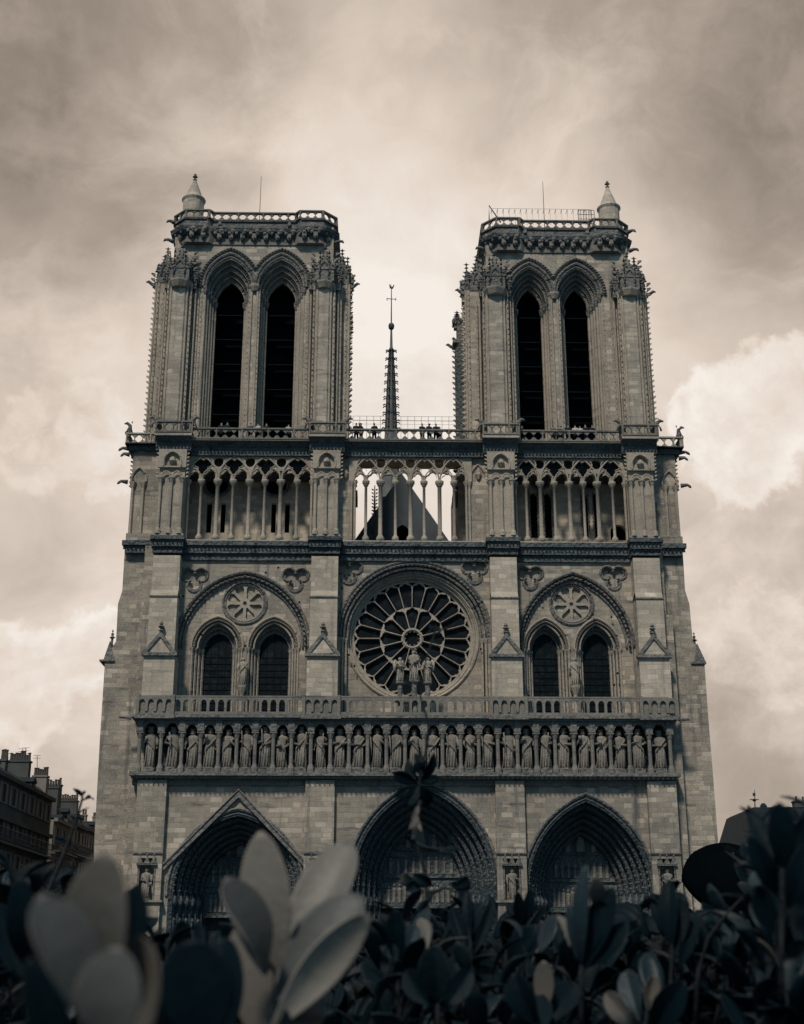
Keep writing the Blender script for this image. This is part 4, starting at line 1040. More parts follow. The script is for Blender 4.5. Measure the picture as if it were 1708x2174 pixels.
    def corb_row(e, z0, r, rz, step=1.02, ph=0):
        pp = plan_poly(e)
        for i in range(len(pp)):
            p, q = Vector(pp[i]), Vector(pp[(i + 1) % len(pp)]); L = (q - p).length; n_ = int(L / step)
            for j in range(n_):
                c_ = p + (q - p) * ((j + .5 + ph) / n_); m.box(c_.x - r * .62, c_.x + r * .62, c_.y - r, c_.y + r * .5, z0 - rz * .5, z0 + rz); m.blob(c_.x, c_.y - r, z0 - rz * .3, r * .7, r * .5, rz * .8)
    corb_row(.06, zA + .5, .30, .34, .95); corb_row(.2, zA + 1.12, .27, .36, .95, .25); corb_row(.22, zC - .12, .2, .2, .6)
    m.obj('corbels', 'dimmed', tw)
    m = MB()
    corn = [(plan_poly(.08), zC - .38), (plan_poly(.42), zC), (plan_poly(.5), zD)]
    m.loftplan(corn); m.obj('cornice', 'dark', tw)
    m = MB(); m.plan(plan_poly(.22), zD, zE); m.plan(plan_poly(.28), zE, zE + .08)
    for fx in (.28, .72): 
        x_ = xl + (xr - xl) * fx; m.tube([(x_, D0 + .1, zE - .1), (x_, D0 - .25, zE - .2), (x_, D0 - .5, zE - .55)], [.22, .2, .12], 6)
    m.obj('parapet_base', 'carved', tw)
    m = MB(); pp = plan_poly(.15)
    for i in range(len(pp)): quatre(m, pp[i], pp[(i + 1) % len(pp)], zE + .09, zF_, cell=.74)
    m.obj('parapet', 'dimmed', tw)
    m = MB(); m.add([(x_, y_, zE - .1) for x_, y_ in plan_poly(.3)], [tuple(range(12))]); rp = Vector((mid, 7.5))
    m.loftplan([([(mid + (x_ - mid) * .8, 7.5 + (y_ - 7.5) * .8) for x_, y_ in plan_poly(0)], zE), ([(mid + (x_ - mid) * .1, 7.5 + (y_ - 7.5) * .1) for x_, y_ in plan_poly(0)], zE + .9)])
    m.obj('roof', 'lead', tw)
    # spouts at the corners
    for (px, py, dx) in ((xl - .3, D0, -1), (xr + .3, D0, 1)):
        for zz, l_ in ((zE - .1, .35), (zA + .1, .5)):
            if (ti == 0) == (dx < 0) or zz < zE - .2:
                m = MB(); m.tube([(px - dx * .2, py - .1, zz), (px + dx * l_ * .5, py - .3, zz + .1), (px + dx * l_, py - .4, zz + .02), (px + dx * (l_ + .12), py - .4, zz - .15)], [.2, .13, .12, .04], 6); m.obj('gargoyle', 'carved', tw, True)
    # round stair turret with stone cone
    x_ = X(T['turret'], 440, 4); y_ = 3.2; z0 = zE - .2; v0 = 370 if ti == 0 else 385
    zb_ = Z(413 if ti == 0 else 431, T['turret'], y_ - 1.0); zt_ = Z(v0 + 12, T['turret'], y_)
    rr = 23.5 / 22.8
    m = MB(); m.lathe(x_, y_, [(rr * .9, z0), (rr * .93, zb_ - .25), (rr * 1.06, zb_), (rr * 1.02, zb_ + .12), (rr * .78, zb_ + .3), (.1, zt_)], 16); tu = m.obj('roof_turret', 'tower', tw)
    m = MB(); m.lathe(x_, y_, [(.1, zt_ - .1), (.2, zt_), (.09, zt_ + .1), (.09, zt_ + .22), (.24, zt_ + .32), (.09, zt_ + .44), (.14, zt_ + .55), (.02, zt_ + .68)], 8); m.blob(x_, y_, zt_ + .33, .32, .1, .08)
    m.obj('finial', 'carved', tu)
    m = MB(); m.box(x_ + .35, x_ + .65, y_ - .97, y_ - .8, zE + .2, zE + 1.3); m.obj('doorway', 'void', tu)
    m = MB(); u, v = T['rod']; p = P(u, v, 4); m.tube([(p.x, 4, zE), (p.x, 4, p.z)], .045, 5, .02); m.obj('lightning_rod', 'iron', tw)
    if ti == 1:   # visitor netting on the roof terrace
        m = MB(); zt_ = z(426, 1); x0, x1 = X(1045, 450, 1), X(1255, 450, 1)
        n_ = 17
        for k in range(n_ + 1):
            xx_ = x0 + (x1 - x0) * k / n_; m.tube([(xx_, 1, zF_ - .2), (xx_, 1.1, zt_), (xx_, 2.0, zt_ + .1)], .018, 4)
        for zz in (zt_, zF_ + .25): m.tube([(x0, 1.05, zz), (x1, 1.05, zz)], .015, 4)
        m.tube([(X(1039, 450, .8), .8, zF_ - .2), (X(1039, 450, .8), .8, zt_ + .15), (X(1063, 450, .8), .8, zF_ - .1)], .08, 5)
        m.obj('safety_netting', 'thiniron', tw)
        m = MB(); xa_, xb_ = X(1228, 450, 1), X(1262, 450, 1)
        for k in range(7): m.tube([(xa_ + (xb_ - xa_) * k / 6, 1, zF_ - .1), (xa_ + (xb_ - xa_) * k / 6, 1, zt_ - .1)], .03, 4)
        for k in range(4): m.tube([(xa_, 1, zF_ + (zt_ - .1 - zF_) * k / 3), (xb_, 1, zF_ + (zt_ - .1 - zF_) * k / 3)], .03, 4)
        m.obj('cage_gate', 'thiniron', tw)

# netting and terrace between the towers
m = MB(); x0, x1 = X(750, 890, 6), X(968, 890, 6); zt_ = Z(884, 860, 6); zm_ = Z(893, 860, 6)
for k in range(16):
    xx_ = x0 + (x1 - x0) * k / 15; m.tube([(xx_, 6, zt0), (xx_, 6, zt_)], .016, 4)
for zz, r in ((zt_, .016), (zm_, .026), (zm_ - .35, .012)): m.tube([(x0, 6, zz), (x1, 6, zz)], r, 4)
part(m, 'terrace_netting', 'thiniron')
m = MB(); m.box(BX[1] + 1, BX[2] - 1, .6, 4.5, zt0 - .35, zt0 - .02); part(m, 'terrace_floor', 'pale')
# tower foundations behind the open gallery (their flanks frame the view through)
for a, b in ((X(755, 1080, 6) - 9, X(750, 1080, 6)), (X(970, 1080, 6), X(970, 1080, 6) + 9)):
    m = MB(); m.box(a, b, 3.8, 14.5, 0, zt0 - .3); o = part(m, 'tower_base', 'tower')
    s = 1 if a < 0 and b < 3 else -1; xe = b if s > 0 else a
    m = MB()
    for k in range(9): m.crocket(xe, 4.2, Z(1075, 860, 5) + k * .48, .34, dx=s, dy=0)
    m.box(min(xe, xe + s * .4), max(xe, xe + s * .4), 4, 6, Z(1070, 860, 5), Z(1050, 860, 5)); part(m, 'corner_crockets', 'dark', o)
m = MB(); m.box(BX[0], BX[1] - 2, 14.4, 60, 0, 30); m.box(BX[2] + 2, BX[3], 14.4, 60, 0, 30); m.box(BX[1] - 2, BX[2] + 2, 5, 60, 0, zr1 - 3); part(m, 'nave_body', 'wall')
# nave gable and roof
yg = 13.0; gz0 = Z(1152, 855, yg); gx0, gx1 = X(757, 1150, yg), X(950, 1150, yg); gax = (gx0 + gx1) / 2; gaz = gz0 + (gx1 - gx0) * .56 + 2.1
m = MB(); 
for s, xe in ((-1, gx0), (1, gx1)):
    ext = 1.6; 
m.panel([(gx0 - 2, gz0 - 2.6), (gx1 + 2, gz0 - 2.6), (gax, gaz)], [arch(X(855, 1135, yg), gz0 - .5, Z(1132, 855, yg), .62, .8, 6)], yg, yg + .5)
part(m, 'nave_gable', 'lead')
m = MB(); m.add([(gx0 - 2, yg + .3, gz0 - 2.6), (gax, yg + .3, gaz - .1), (gax, 62, gaz - .1), (gx0 - 2, 62, gz0 - 2.6)], [(0, 1, 2, 3)]); m.add([(gx1 + 2, yg + .3, gz0 - 2.6), (gax, yg + .3, gaz - .1), (gax, 62, gaz - .1), (gx1 + 2, 62, gz0 - 2.6)], [(3, 2, 1, 0)])
part(m, 'nave_roof', 'lead')
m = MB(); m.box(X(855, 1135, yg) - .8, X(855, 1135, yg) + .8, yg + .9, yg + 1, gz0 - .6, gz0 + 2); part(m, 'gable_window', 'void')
# small crocketed stair pinnacle seen through the arcade
m = MB(); xs_ = X(796, 1060, 10); 
za_, zb__ = Z(1120, 796, 10), Z(1030, 796, 10)
m.loftplan([([(xs_ - .75, 9.6), (xs_ + .75, 9.6), (xs_ + .75, 10.6), (xs_ - .75, 10.6)], za_ - 2), ([(xs_ - .12, 10), (xs_ + .12, 10), (xs_ + .12, 10.2), (xs_ - .12, 10.2)], za_ + .9), ([(xs_ - .04, 10.05), (xs_ + .04, 10.05), (xs_ + .04, 10.1), (xs_ - .04, 10.1)], zb__)])
for k in range(10):
    for s in (-1, 1): m.crocket(xs_ + s * .1, 10, za_ + .6 + k * .33, .17, dx=s, dy=0)
part(m, 'stair_pinnacle', 'dark')
# ---- the crossing spire
ys = 52.0; sx = X(831, 800, ys)
def zs_(v): return Z(v, 831, ys)
spn = empty('spire', (sx, ys, 40), cath)
m = MB(); k_ = (ys + 100) / 2775 * 1.04
tiers = [(1060, 24), (1000, 19), (960, 17), (912, 13.2), (800, 8.2), (742, 4.2), (735, 3.2), (700, 2.2)]
m.lathe(sx, ys, [(w_ * k_, zs_(v)) for v, w_ in tiers], 8); m.obj('spire_shaft', 'spire_lead', spn)
for q in range(8):
    a = PI / 8 + 2 * PI * q / 8; m = MB()
    m.tube([(sx + w_ * k_ * math.cos(a), ys + w_ * k_ * math.sin(a), zs_(v)) for v, w_ in ((912, 13.2), (800, 8.2), (742, 4.2))], .09, 4)
    for i in range(0, 22, 2):
        v = 912 - i * 8.3; w_ = 13.2 + (4.2 - 13.2) * (912 - v) / 170
        if v < 740: break
        x_, y_ = sx + w_ * k_ * math.cos(a), ys + w_ * k_ * math.sin(a)
        m.tube([(x_, y_, zs_(v)), (x_ + .35 * math.cos(a), y_ + .35 * math.sin(a), zs_(v) + .12), (x_ + .48 * math.cos(a), y_ + .48 * math.sin(a), zs_(v) - .08)], [.1, .08, .09], 4)
    m.obj('crocketed_rib', 'iron', spn)
for v in (880, 850, 822, 795, 768):
    m = MB(); w_ = 13.2 + (4.2 - 13.2) * (912 - v) / 170; m.lathe(sx, ys, [(w_ * k_ * 1.0, zs_(v + 1.5)), (w_ * k_ * 1.12, zs_(v)), (w_ * k_ * 1.0, zs_(v - 1.5))], 8)
    for q in range(8): a = 2 * PI * q / 8; m.add([(sx + w_ * k_ * 1.05 * math.cos(a + d_), ys + w_ * k_ * 1.05 * math.sin(a + d_), zs_(v)) for d_ in (-.3, .3)] + [(sx + w_ * k_ * 1.0 * math.cos(a), ys + w_ * k_ * 1.0 * math.sin(a), zs_(v - 9))], [(0, 1, 2), (2, 1, 0)])
    m.obj('gablet_band', 'iron', spn)
m = MB(); m.lathe(sx, ys, [(2 * k_, zs_(701)), (6 * k_, zs_(697)), (7 * k_, zs_(692)), (6 * k_, zs_(688)), (1.2 * k_, zs_(685))], 10); m.obj('spire_crown', 'iron', spn)
m = MB(); m.tube([(sx, ys, zs_(688)), (sx, ys, zs_(612))], .09, 6, .05); m.tube([(sx - .55, ys, zs_(634)), (sx + .6, ys, zs_(635))], .05, 5)
for s in (-1, 1): m.tube([(sx + s * .57, ys, zs_(632)), (sx + s * .57, ys, zs_(638))], .05, 5)
m.obj('cross', 'iron', spn)
m = MB(); zc = zs_(612); m.tube([(sx - .3, ys, zc + .6), (sx - .1, ys, zc + .1), (sx + .12, ys, zc + .05), (sx + .32, ys, zc + .5)], [.03, .15, .14, .07], 6); m.add([(sx - .15, ys, zc + .1), (sx - .1, ys - .05, zc + .75), (sx + .02, ys, zc + .2)], [(0, 1, 2), (2, 1, 0)])
m.obj('weathercock', 'iron', spn)

M['pale_figure'] = stone_mat('pale_figure_stone', (.13, .13, .12), (.33, .30, .25), (.50, .45, .38), brick=False, stain_amt=.35, bump=.7)
# ================================================================== statues
def statue(name, x, y, z, h, label, cat='statue', group=None, crown=True, arms=0, seed=0, wings=0, child=False, turn=0, base=.06, mat='statue'):
    rnd = random.Random(seed); m = MB(); n = 18
    k = h
    ph = rnd.uniform(0, 6); sway = rnd.uniform(-.02, .02)
    prof = [(0, .145, .105, 1), (.03, .15, .11, 1), (.12, .135, .10, 1), (.3, .125, .092, .9), (.45, .128, .09, .7), (.55, .118, .085, .5), (.62, .122, .083, .3), (.72, .145, .09, .15), (.79, .155, .088, .1), (.825, .13, .075, .05), (.845, .06, .055, 0), (.865, .042, .045, 0), (.88, .05, .055, 0),
            (.90, .062, .068, 0), (.935, .066, .072, 0), (.97, .06, .066, 0), (.995, .035, .04, 0), (1.0, .01, .01, 0)]
    rings = []
    for (zz, rx, ry, fo) in prof:
        pts = []
        for i in range(n):
            a = 2 * PI * i / n; f = 1 + fo * .13 * math.sin(a * 6 + ph + zz * 3) + fo * .05 * math.sin(a * 9 - zz * 7)
            cx_ = sway * math.sin(zz * 3) * 2; 
            xx_, yy_ = cx_ + rx * f * math.cos(a), ry * f * math.sin(a)
            pts.append((xx_ * k, yy_ * k))
        rings.append((pts, base * k + zz * k * (1 - base)))
    m.loftplan([(pts, zz) for pts, zz in rings])
    Zf = lambda q: (base + q * (1 - base)) * k
    # face: nose, brow; beard or hair
    m.blob(0, -.07 * k, Zf(.925), .012 * k, .02 * k, .022 * k)
    for s in (-1, 1): m.blob(s * .025 * k, -.062 * k, Zf(.945), .016 * k, .012 * k, .008 * k); m.blob(s * .062 * k, .0, Zf(.915), .025 * k, .045 * k, .06 * k)
    if rnd.random() < .6 and not child: m.blob(0, -.055 * k, Zf(.885), .04 * k, .03 * k, .05 * k)
    poses = [[(-1, [(.15, 0, .78), (.175, -.02, .62), (.06, -.13, .60)]), (1, [(.15, 0, .78), (.18, -.01, .6), (.17, -.08, .45)])],
             [(-1, [(.15, 0, .78), (.17, -.03, .6), (.03, -.12, .66)]), (1, [(.15, 0, .78), (.17, -.03, .62), (.05, -.13, .56)])],
             [(-1, [(.15, 0, .78), (.18, -.01, .6), (.16, -.09, .48)]), (1, [(.15, 0, .78), (.17, -.03, .62), (.08, -.13, .72)])],
             [(-1, [(.15, 0, .78), (.18, -.02, .61), (.12, -.12, .55)]), (1, [(.15, 0, .78), (.175, -.02, .61), (.02, -.13, .58)])]][arms % 4]
    poses = [(s, [(a + rnd.uniform(-.012, .012), b - rnd.uniform(0, .02), c + rnd.uniform(-.045, .045)) if i else (a, b, c) for i, (a, b, c) in enumerate(pts)]) for s, pts in poses]
    if rnd.random() < .5: poses = [(-s, pts) for s, pts in poses]
    it = rnd.random()
    if it < .35 and not wings and not child: s_, pp_ = poses[0]; a, b, c = pp_[-1]; m.tube([(s_ * a * k, (b - .03) * k, Zf(c - .22)), (s_ * a * k, (b - .03) * k, Zf(c)), (s_ * (a + .03) * k, (b - .02) * k, Zf(min(.95, c + .3)))], [.011 * k, .012 * k, .018 * k], 5)
    elif it < .65: s_, pp_ = poses[1]; a, b, c = pp_[-1]; m.box((s_ * a - .04) * k, (s_ * a + .04) * k, (b - .05) * k, (b - .02) * k, Zf(c - .02), Zf(c + .09))
    for s, pts in poses:
        m.tube([(s * a * k, b * k, Zf(c)) for a, b, c in pts], [.05 * k, .045 * k, .026 * k], 7)
        a, b, c = pts[-1]; m.ball(s * a * k, b * k, Zf(c), .024 * k, .024 * k, .028 * k, 6, 4)
    # a fold of the cloak across the front
    s = rnd.choice((-1, 1)); m.tube([(s * .13 * k, -.05 * k, Zf(.76)), (s * .03 * k, -.1 * k, Zf(.6)), (-s * .08 * k, -.1 * k, Zf(.48)), (-s * .13 * k, -.07 * k, Zf(.3))], [.03 * k, .028 * k, .026 * k, .02 * k], 6)
    for q in range(4): m.tube([((-.09 + .06 * q) * k, -.085 * k, Zf(.5)), ((-.1 + .065 * q) * k, -.1 * k, Zf(.02))], [.012 * k, .022 * k], 5)
    if child:
        m.ball(.1 * k, -.13 * k, Zf(.66), .05 * k, .05 * k, .08 * k, 7, 5); m.ball(.11 * k, -.14 * k, Zf(.76), .032 * k, .032 * k, .036 * k, 6, 5)
    if wings:
        for s in (-1, 1):
            m.add([(s * .05 * k, .06 * k, Zf(.8)), (s * .16 * k, .1 * k, Zf(.93)), (s * .25 * k, .12 * k, Zf(.8)), (s * .22 * k, .12 * k, Zf(.5)), (s * .12 * k, .1 * k, Zf(.35)), (s * .05 * k, .1 * k, Zf(.8)), (s * .16 * k, .14 * k, Zf(.93)), (s * .25 * k, .16 * k, Zf(.8)), (s * .22 * k, .16 * k, Zf(.5)), (s * .12 * k, .14 * k, Zf(.35))],
                  [(0, 1, 2, 3, 4), (9, 8, 7, 6, 5), (0, 5, 6, 1), (1, 6, 7, 2), (2, 7, 8, 3), (3, 8, 9, 4), (4, 9, 5, 0)])
        if wings == 2: pass
    root = empty(name, (x, y, z)); root.rotation_euler = (0, 0, turn)
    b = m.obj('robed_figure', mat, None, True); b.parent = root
    p = MB(); p.plan([(.17 * k * math.cos(PI / 4 * q + PI / 8), .13 * k * math.sin(PI / 4 * q + PI / 8)) for q in range(8)], 0, base * k * 1.02); q_ = p.obj('base', 'carved'); q_.parent = root
    if crown:
        c_ = MB(); c_.lathe(0, .0, [(.064 * k, Zf(.965)), (.075 * k, Zf(1.005)), (.05 * k, Zf(1.0))], 10)
        for q in range(6): a = 2 * PI * q / 6; c_.blob(.068 * k * math.cos(a), .068 * k * math.sin(a), Zf(1.015), .018 * k, .018 * k, .022 * k)
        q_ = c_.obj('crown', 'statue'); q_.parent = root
    root.scale = (rnd.uniform(.9, 1.08), 1, 1)
    tag(root, label, cat, group)
    return root
ordn = ['first', 'second', 'third', 'fourth', 'fifth', 'sixth', 'seventh', 'eighth', 'ninth', 'tenth', 'eleventh', 'twelfth', 'thirteenth', 'fourteenth']
for i, x_ in enumerate(KX):
    if i < 14: lab = f'crowned stone king in the long gallery, {ordn[i]} statue counted from its left end'
    else: lab = f'crowned stone king in the long gallery, {ordn[27 - i]} statue counted from its right end'
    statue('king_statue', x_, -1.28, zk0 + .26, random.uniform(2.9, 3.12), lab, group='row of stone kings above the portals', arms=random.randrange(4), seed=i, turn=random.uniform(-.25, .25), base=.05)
zrail = zz1
vz0 = Z(1470, 880, -2.0) - .15; 
# pedestals stand on the terrace behind the rail
def pedestal_statue(name, u, vt, vb, lab, **kw):
    y = -1.7; z1 = Z(vb, u, y); h = Z(vt, u, y) - z1
    r = statue(name, X(u, vt, y), y, z1, h, lab, mat='pale_figure', **kw)
    m = MB(); m.lathe(0, 0, [(.30, zc1 - z1 + .02), (.3, zc1 - z1 + .4), (.2, zc1 - z1 + .7), (.2, -.25), (.34, -.08), (.36, .0)], 8); o = m.obj('pedestal', 'carved'); o.parent = r
    return r
pedestal_statue('virgin_statue', 880, 1381, 1447, 'tall stone woman holding a child, central statue before the rose window', child=True, arms=3, seed=101)
pedestal_statue('angel_statue', 850, 1396, 1450, 'winged stone angel before the rose window, left of the central woman', crown=False, wings=1, arms=1, seed=102, turn=.4)
pedestal_statue('angel_statue', 908, 1396, 1450, 'winged stone angel before the rose window, right of the central woman', crown=False, wings=1, arms=0, seed=103, turn=-.4)
for u, lab in ((515, 'pale standing stone figure between the left pair of tall windows'), (1221, 'pale standing stone figure between the right pair of tall windows')):
    y = -.05; z1 = Z(1457, u, y); h = Z(1397, u, y) - z1; r = statue('mullion_statue', X(u, 1430, y), y, z1, h, lab, crown=False, arms=2, seed=u, mat='pale_figure')
    m = MB(); m.lathe(0, 0.1, [(.16, zc1 - z1), (.16, -.7), (.4, -.12), (.42, 0)], 8); o = m.obj('console', 'shaft'); o.parent = r
labs = ['saint statue in the canopied niche left of the gabled portal', 'saint statue in the niche between the gabled portal and the middle portal', 'saint statue in the canopied niche between the middle and right portals', 'saint statue in the niche right of the right hand portal']
for (nx, ny, nz), lab, i in zip(niche_spots, labs, range(4)):
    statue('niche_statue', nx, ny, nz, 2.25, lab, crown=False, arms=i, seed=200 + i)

# ================================================================== ground
m = MB(); m.add([(-3000, -400, 0), (3000, -400, 0), (3000, 4000, 0), (-3000, 4000, 0)], [(0, 1, 2, 3)])
M['ground'] = plain_mat('dark_earth_ground', (.035, .05, .06), .95, .2, .3, .05)
tag(m.obj('ground', 'ground'), kind='structure')
M['paving'] = stone_mat('granite_paving', (.05, .065, .075), (.085, .098, .105), (.13, .135, .14), bw=1.2, bh=.8, stain_amt=.3)
m = MB(); m.box(-34, 45, -92, -1.5, -.02, .006); tag(m.obj('plaza', 'paving'), kind='structure')

# ================================================================== old town houses in the side streets
M['plaster'] = plain_mat('grey_plaster', (.075, .08, .078), .9, .2, .35, .4)
M['plaster_pale'] = plain_mat('pale_plaster', (.20, .19, .17), .9, .2, .2, .4)
M['zinc'] = plain_mat('zinc_roof', (.016, .024, .03), .8, .15, .3, .8)
M['shutter'] = plain_mat('pale_shutter', (.16, .155, .145), .8, .3, .15, 2)
M['brickpot'] = plain_mat('clay_chimney_pot', (.07, .07, .068), .9, .2, .2, 4)
def chimney(m, pots, x0, x1, y0, y1, z0, z1, n):
    m.box(x0, x1, y0, y1, z0, z1); m.box(x0 - .08, x1 + .08, y0 - .08, y1 + .08, z1, z1 + .14)
    for i in range(n):
        x_ = x0 + (x1 - x0) * (i + .5) / n; hh = random.uniform(.5, .85)
        pots.lathe(x_, (y0 + y1) / 2, [(.14, z1 + .14), (.11, z1 + .14 + hh * .8), (.15, z1 + .14 + hh)], 8)
def house(label, xf, y0, y1, zc, zr, mat, side=1, depth=10, wallpots=(), stacks=(), floors=5, dormers=2, balcony=(2, 4), group='old town houses along the side street'):
    """street house: front plane at x=xf facing +x*side, from y0 to y1, eaves at zc and ridge at zr"""
    h = empty('town_house', (xf - side * depth / 2, (y0 + y1) / 2, 0)); tag(h, label, 'house', group)
    a, b = sorted((xf, xf - side * depth))
    m = MB(); m.box(a, b, y0, y1, 0, zc); m.obj('wall', mat, h)
    m = MB()
    for z_ in (zc - .15, zc * .78, zc * .45): m.box(min(xf, xf + side * .35), max(xf, xf + side * .35), y0 + .05, y1 - .05, z_, z_ + .3)
    m.obj('string_courses', mat, h)
    # mansard
    m = MB(); s = side; x1 = xf - s * .1; x2 = xf - s * 1.1; x3 = xf - s * depth / 2; x4 = xf - s * (depth - 1.1); x5 = xf - s * (depth - .1); zm = zc + (zr - zc) * .72
    prof = [(x1, zc + .16), (x2, zm), (x3, zr), (x4, zm), (x5, zc + .16)]
    if s > 0: prof = prof[::-1]
    m.panel(prof, [], y0 + .1, y1 - .1); m.obj('mansard_roof', 'zinc', h)
    fh = zc / floors; n_ = max(2, int((y1 - y0) / 2.6)); st = (y1 - y0) / n_
    wn = None
    for f in range(max(0, floors - 4), floors):
        for i in range(n_):
            yc = y0 + (i + .5) * st; z0 = f * fh + fh * .2; z1 = f * fh + fh * .82
            if wn is None:
                m = MB(); q = .1
                for (p0, p1, r0, r1) in ((-.62, .62, 0, .1), (-.62, .62, z1 - z0 - .12, z1 - z0), (-.62, -.52, .1, z1 - z0 - .12), (.52, .62, .1, z1 - z0 - .12)):
                    m.box(min(-.02 * s, .1 * s), max(-.02 * s, .1 * s), p0, p1, r0, r1)
                w0 = m.obj('window', 'shutter', None); w0.parent = h
                g = MB(); g.box(min(.005 * s, .03 * s), max(.005 * s, .03 * s), -.52, .52, .1, z1 - z0 - .12); g0 = g.obj('pane', 'glass'); g0.parent = w0
                k = MB()
                for e in (-1, 1): k.box(min(.03 * s, .09 * s), max(.03 * s, .09 * s), e * .9 - .26, e * .9 + .26, 0, z1 - z0)
                k0 = k.obj('shutter', 'shutter'); k0.parent = w0
                wn = (w0, g0, k0); base = Vector(h.location)
                w0.location = Vector((xf, yc, z0)) - base
            else:
                w = wn[0].copy(); C.objects.link(w); w.location = Vector((xf, yc, z0)) - base
                for c_ in wn[1:]:
                    d = c_.copy(); C.objects.link(d); d.parent = w
    m = MB()
    for f in balcony:
        if f >= floors: continue
        z_ = f * fh + .05; x_ = xf + s * .7
        m.box(min(xf, x_), max(xf, x_), y0 + .2, y1 - .2, z_ - .15, z_)
        for zz in (.15, .5, .95): m.tube([(x_, y0 + .2, z_ + zz), (x_, y1 - .2, z_ + zz)], .03, 4)
        nb = int((y1 - y0) / .3)
        for i in range(nb): yy = y0 + .2 + (y1 - y0 - .4) * i / nb; m.box(x_ - .015, x_ + .015, yy - .02, yy + .02, z_, z_ + .95)
    m.obj('balcony', 'iron', h)
    for i in range(dormers):
        yc = y0 + (y1 - y0) * (i + .5) / dormers; m = MB(); xd = xf - s * .25; a_, b_ = sorted((xd, xd - s * 1.3)); zz = zc + .25; zt = zc + (zr - zc) * .55
        m.box(a_, b_, yc - .6, yc + .6, zz, zt)
        m.add([(xd + s * .1, yc - .72, zt), (xd + s * .1, yc + .72, zt), (xd + s * .1, yc, zt + .45), (xd - s * 1.5, yc - .72, zt), (xd - s * 1.5, yc + .72, zt), (xd - s * 1.5, yc, zt + .45)], [(0, 1, 2), (0, 2, 5, 3), (1, 4, 5, 2)])
        d_ = m.obj('dormer', 'zinc', h)
        g = MB(); g.box(min(xd, xd + s * .03), max(xd, xd + s * .03), yc - .38, yc + .38, zz + .2, zt - .15); g.obj('pane', 'glass', d_)
    for (xa, xb_, yy, z1, n) in stacks:
        m = MB(); pots = MB(); chimney(m, pots, xa, xb_, yy, yy + .8, zc - 1, z1, n); c_ = m.obj('chimney', mat, h); pots.obj('chimney_pots', 'brickpot', c_)
    return h
def hz(v, y, u=100): return Z(v, u, y)
# row on the left: each seen over the roof of the one before it
house('tall dark house at the left edge with a broad chimney wall and two roof aerials', X(44, 1700, 4), -8, 14, hz(1668, 4), hz(1628, 4), 'plaster', stacks=[(X(18, 1617, 14), X(62, 1617, 14), 14, hz(1618, 14), 8), (X(0, 1615, 2), X(12, 1615, 2), 2, hz(1616, 2), 3)], floors=6)
house('narrow house with a plain pale party wall under a row of chimney pots', X(118, 1700, 22), 22, 30, hz(1740, 22), hz(1722, 22), 'plaster_pale', stacks=[(X(64, 1650, 20), X(94, 1650, 20), 20.9, hz(1650, 21), 6)], dormers=1, depth=12)
house('house with a rough grey party wall and a single chimney left of the leafy twig', X(140, 1700, 32), 32, 42, hz(1742, 32), hz(1702, 32), 'plaster', stacks=[(X(96, 1676, 31), X(124, 1676, 31), 31, hz(1674, 31), 5), (X(122, 1676, 36), X(128, 1676, 36), 36, hz(1668, 36), 1)], depth=10, dormers=2)
house('slate roofed house with a wide dark chimney stack full of pots', X(168, 1700, 46), 46, 60, hz(1752, 46), hz(1716, 46), 'plaster', stacks=[(X(126, 1702, 46), X(166, 1702, 46), 45.5, hz(1703, 46), 8)], depth=9)
house('pale house with tall shuttered windows and a small pediment nearest the cathedral', X(196, 1780, 62), 62, 76, hz(1775, 62), hz(1738, 62), 'plaster_pale', stacks=[(X(172, 1740, 62), X(182, 1740, 62), 62, hz(1732, 62), 2)], depth=9, dormers=3)
house('low house with flat eaves tucked against the cathedral flank', X(212, 1760, 84), 84, 100, hz(1748, 84), hz(1742, 84), 'plaster_pale', stacks=[(X(196, 1742, 84), X(203, 1742, 84), 84, hz(1736, 84), 2), (X(206, 1742, 84), X(208, 1742, 84), 84, hz(1737, 84), 1)], depth=10, dormers=2)
for u, v0, v1, n in ((48, 1617, 1590, 2), (55, 1617, 1588, 3), (79, 1648, 1604, 2), (17, 1617, 1600, 1)):
    m = MB(); y = 14 if u < 60 else 21; p0, p1 = P(u, v0 + 3, y + .4), P(u, v1, y + .4); m.tube([p0, p1], .03, 4)
    for k in range(n): zz = p1.z - .25 * k; m.tube([(p1.x - .35, y + .4, zz), (p1.x + .35, y + .4, zz)], .018, 4)
    tag(m.obj('roof_aerial', 'thiniron'), {48: 'left of the two tall thin aerials on the broad chimney wall', 55: 'right of the two tall thin aerials on the broad chimney wall', 79: 'thin aerial rising behind the plain pale party wall', 17: 'short aerial above the roof at the left edge'}[u], 'aerial')
# right: mansard corner house across the square
yR = 45
hr = empty('corner_house', (X(1650, 1800, yR), yR + 6, 0)); tag(hr, 'dark mansard corner house at the right edge behind the tall leaves', 'house')
xa, xb_ = X(1588, 1800, yR), X(1760, 1800, yR); zr_, ze_ = Z(1713, 1640, yR), Z(1800, 1640, yR)
m = MB(); m.box(xa, xb_, yR, yR + 14, 0, ze_); m.obj('wall', 'plaster', hr)
m = MB(); m.box(xa - .3, xb_ + .3, yR - .3, yR + 14.3, ze_, ze_ + .35); m.obj('eaves', 'plaster', hr)
m = MB(); e = X(1607, 1713, yR) - xa
m.loftplan([([(xa, yR), (xb_, yR), (xb_, yR + 14), (xa, yR + 14)], ze_ + .35), ([(xa + e, yR + e * 1.2), (xb_ - e, yR + e * 1.2), (xb_ - e, yR + 13), (xa + e, yR + 13)], zr_), ([(xa + e + .2, yR + e * 1.2 + .2), (xb_ - e, yR + 1.6), (xb_ - e, yR + 12), (xa + e + .2, yR + 12)], zr_ + .15)]); m.obj('mansard_roof', 'zinc', hr)
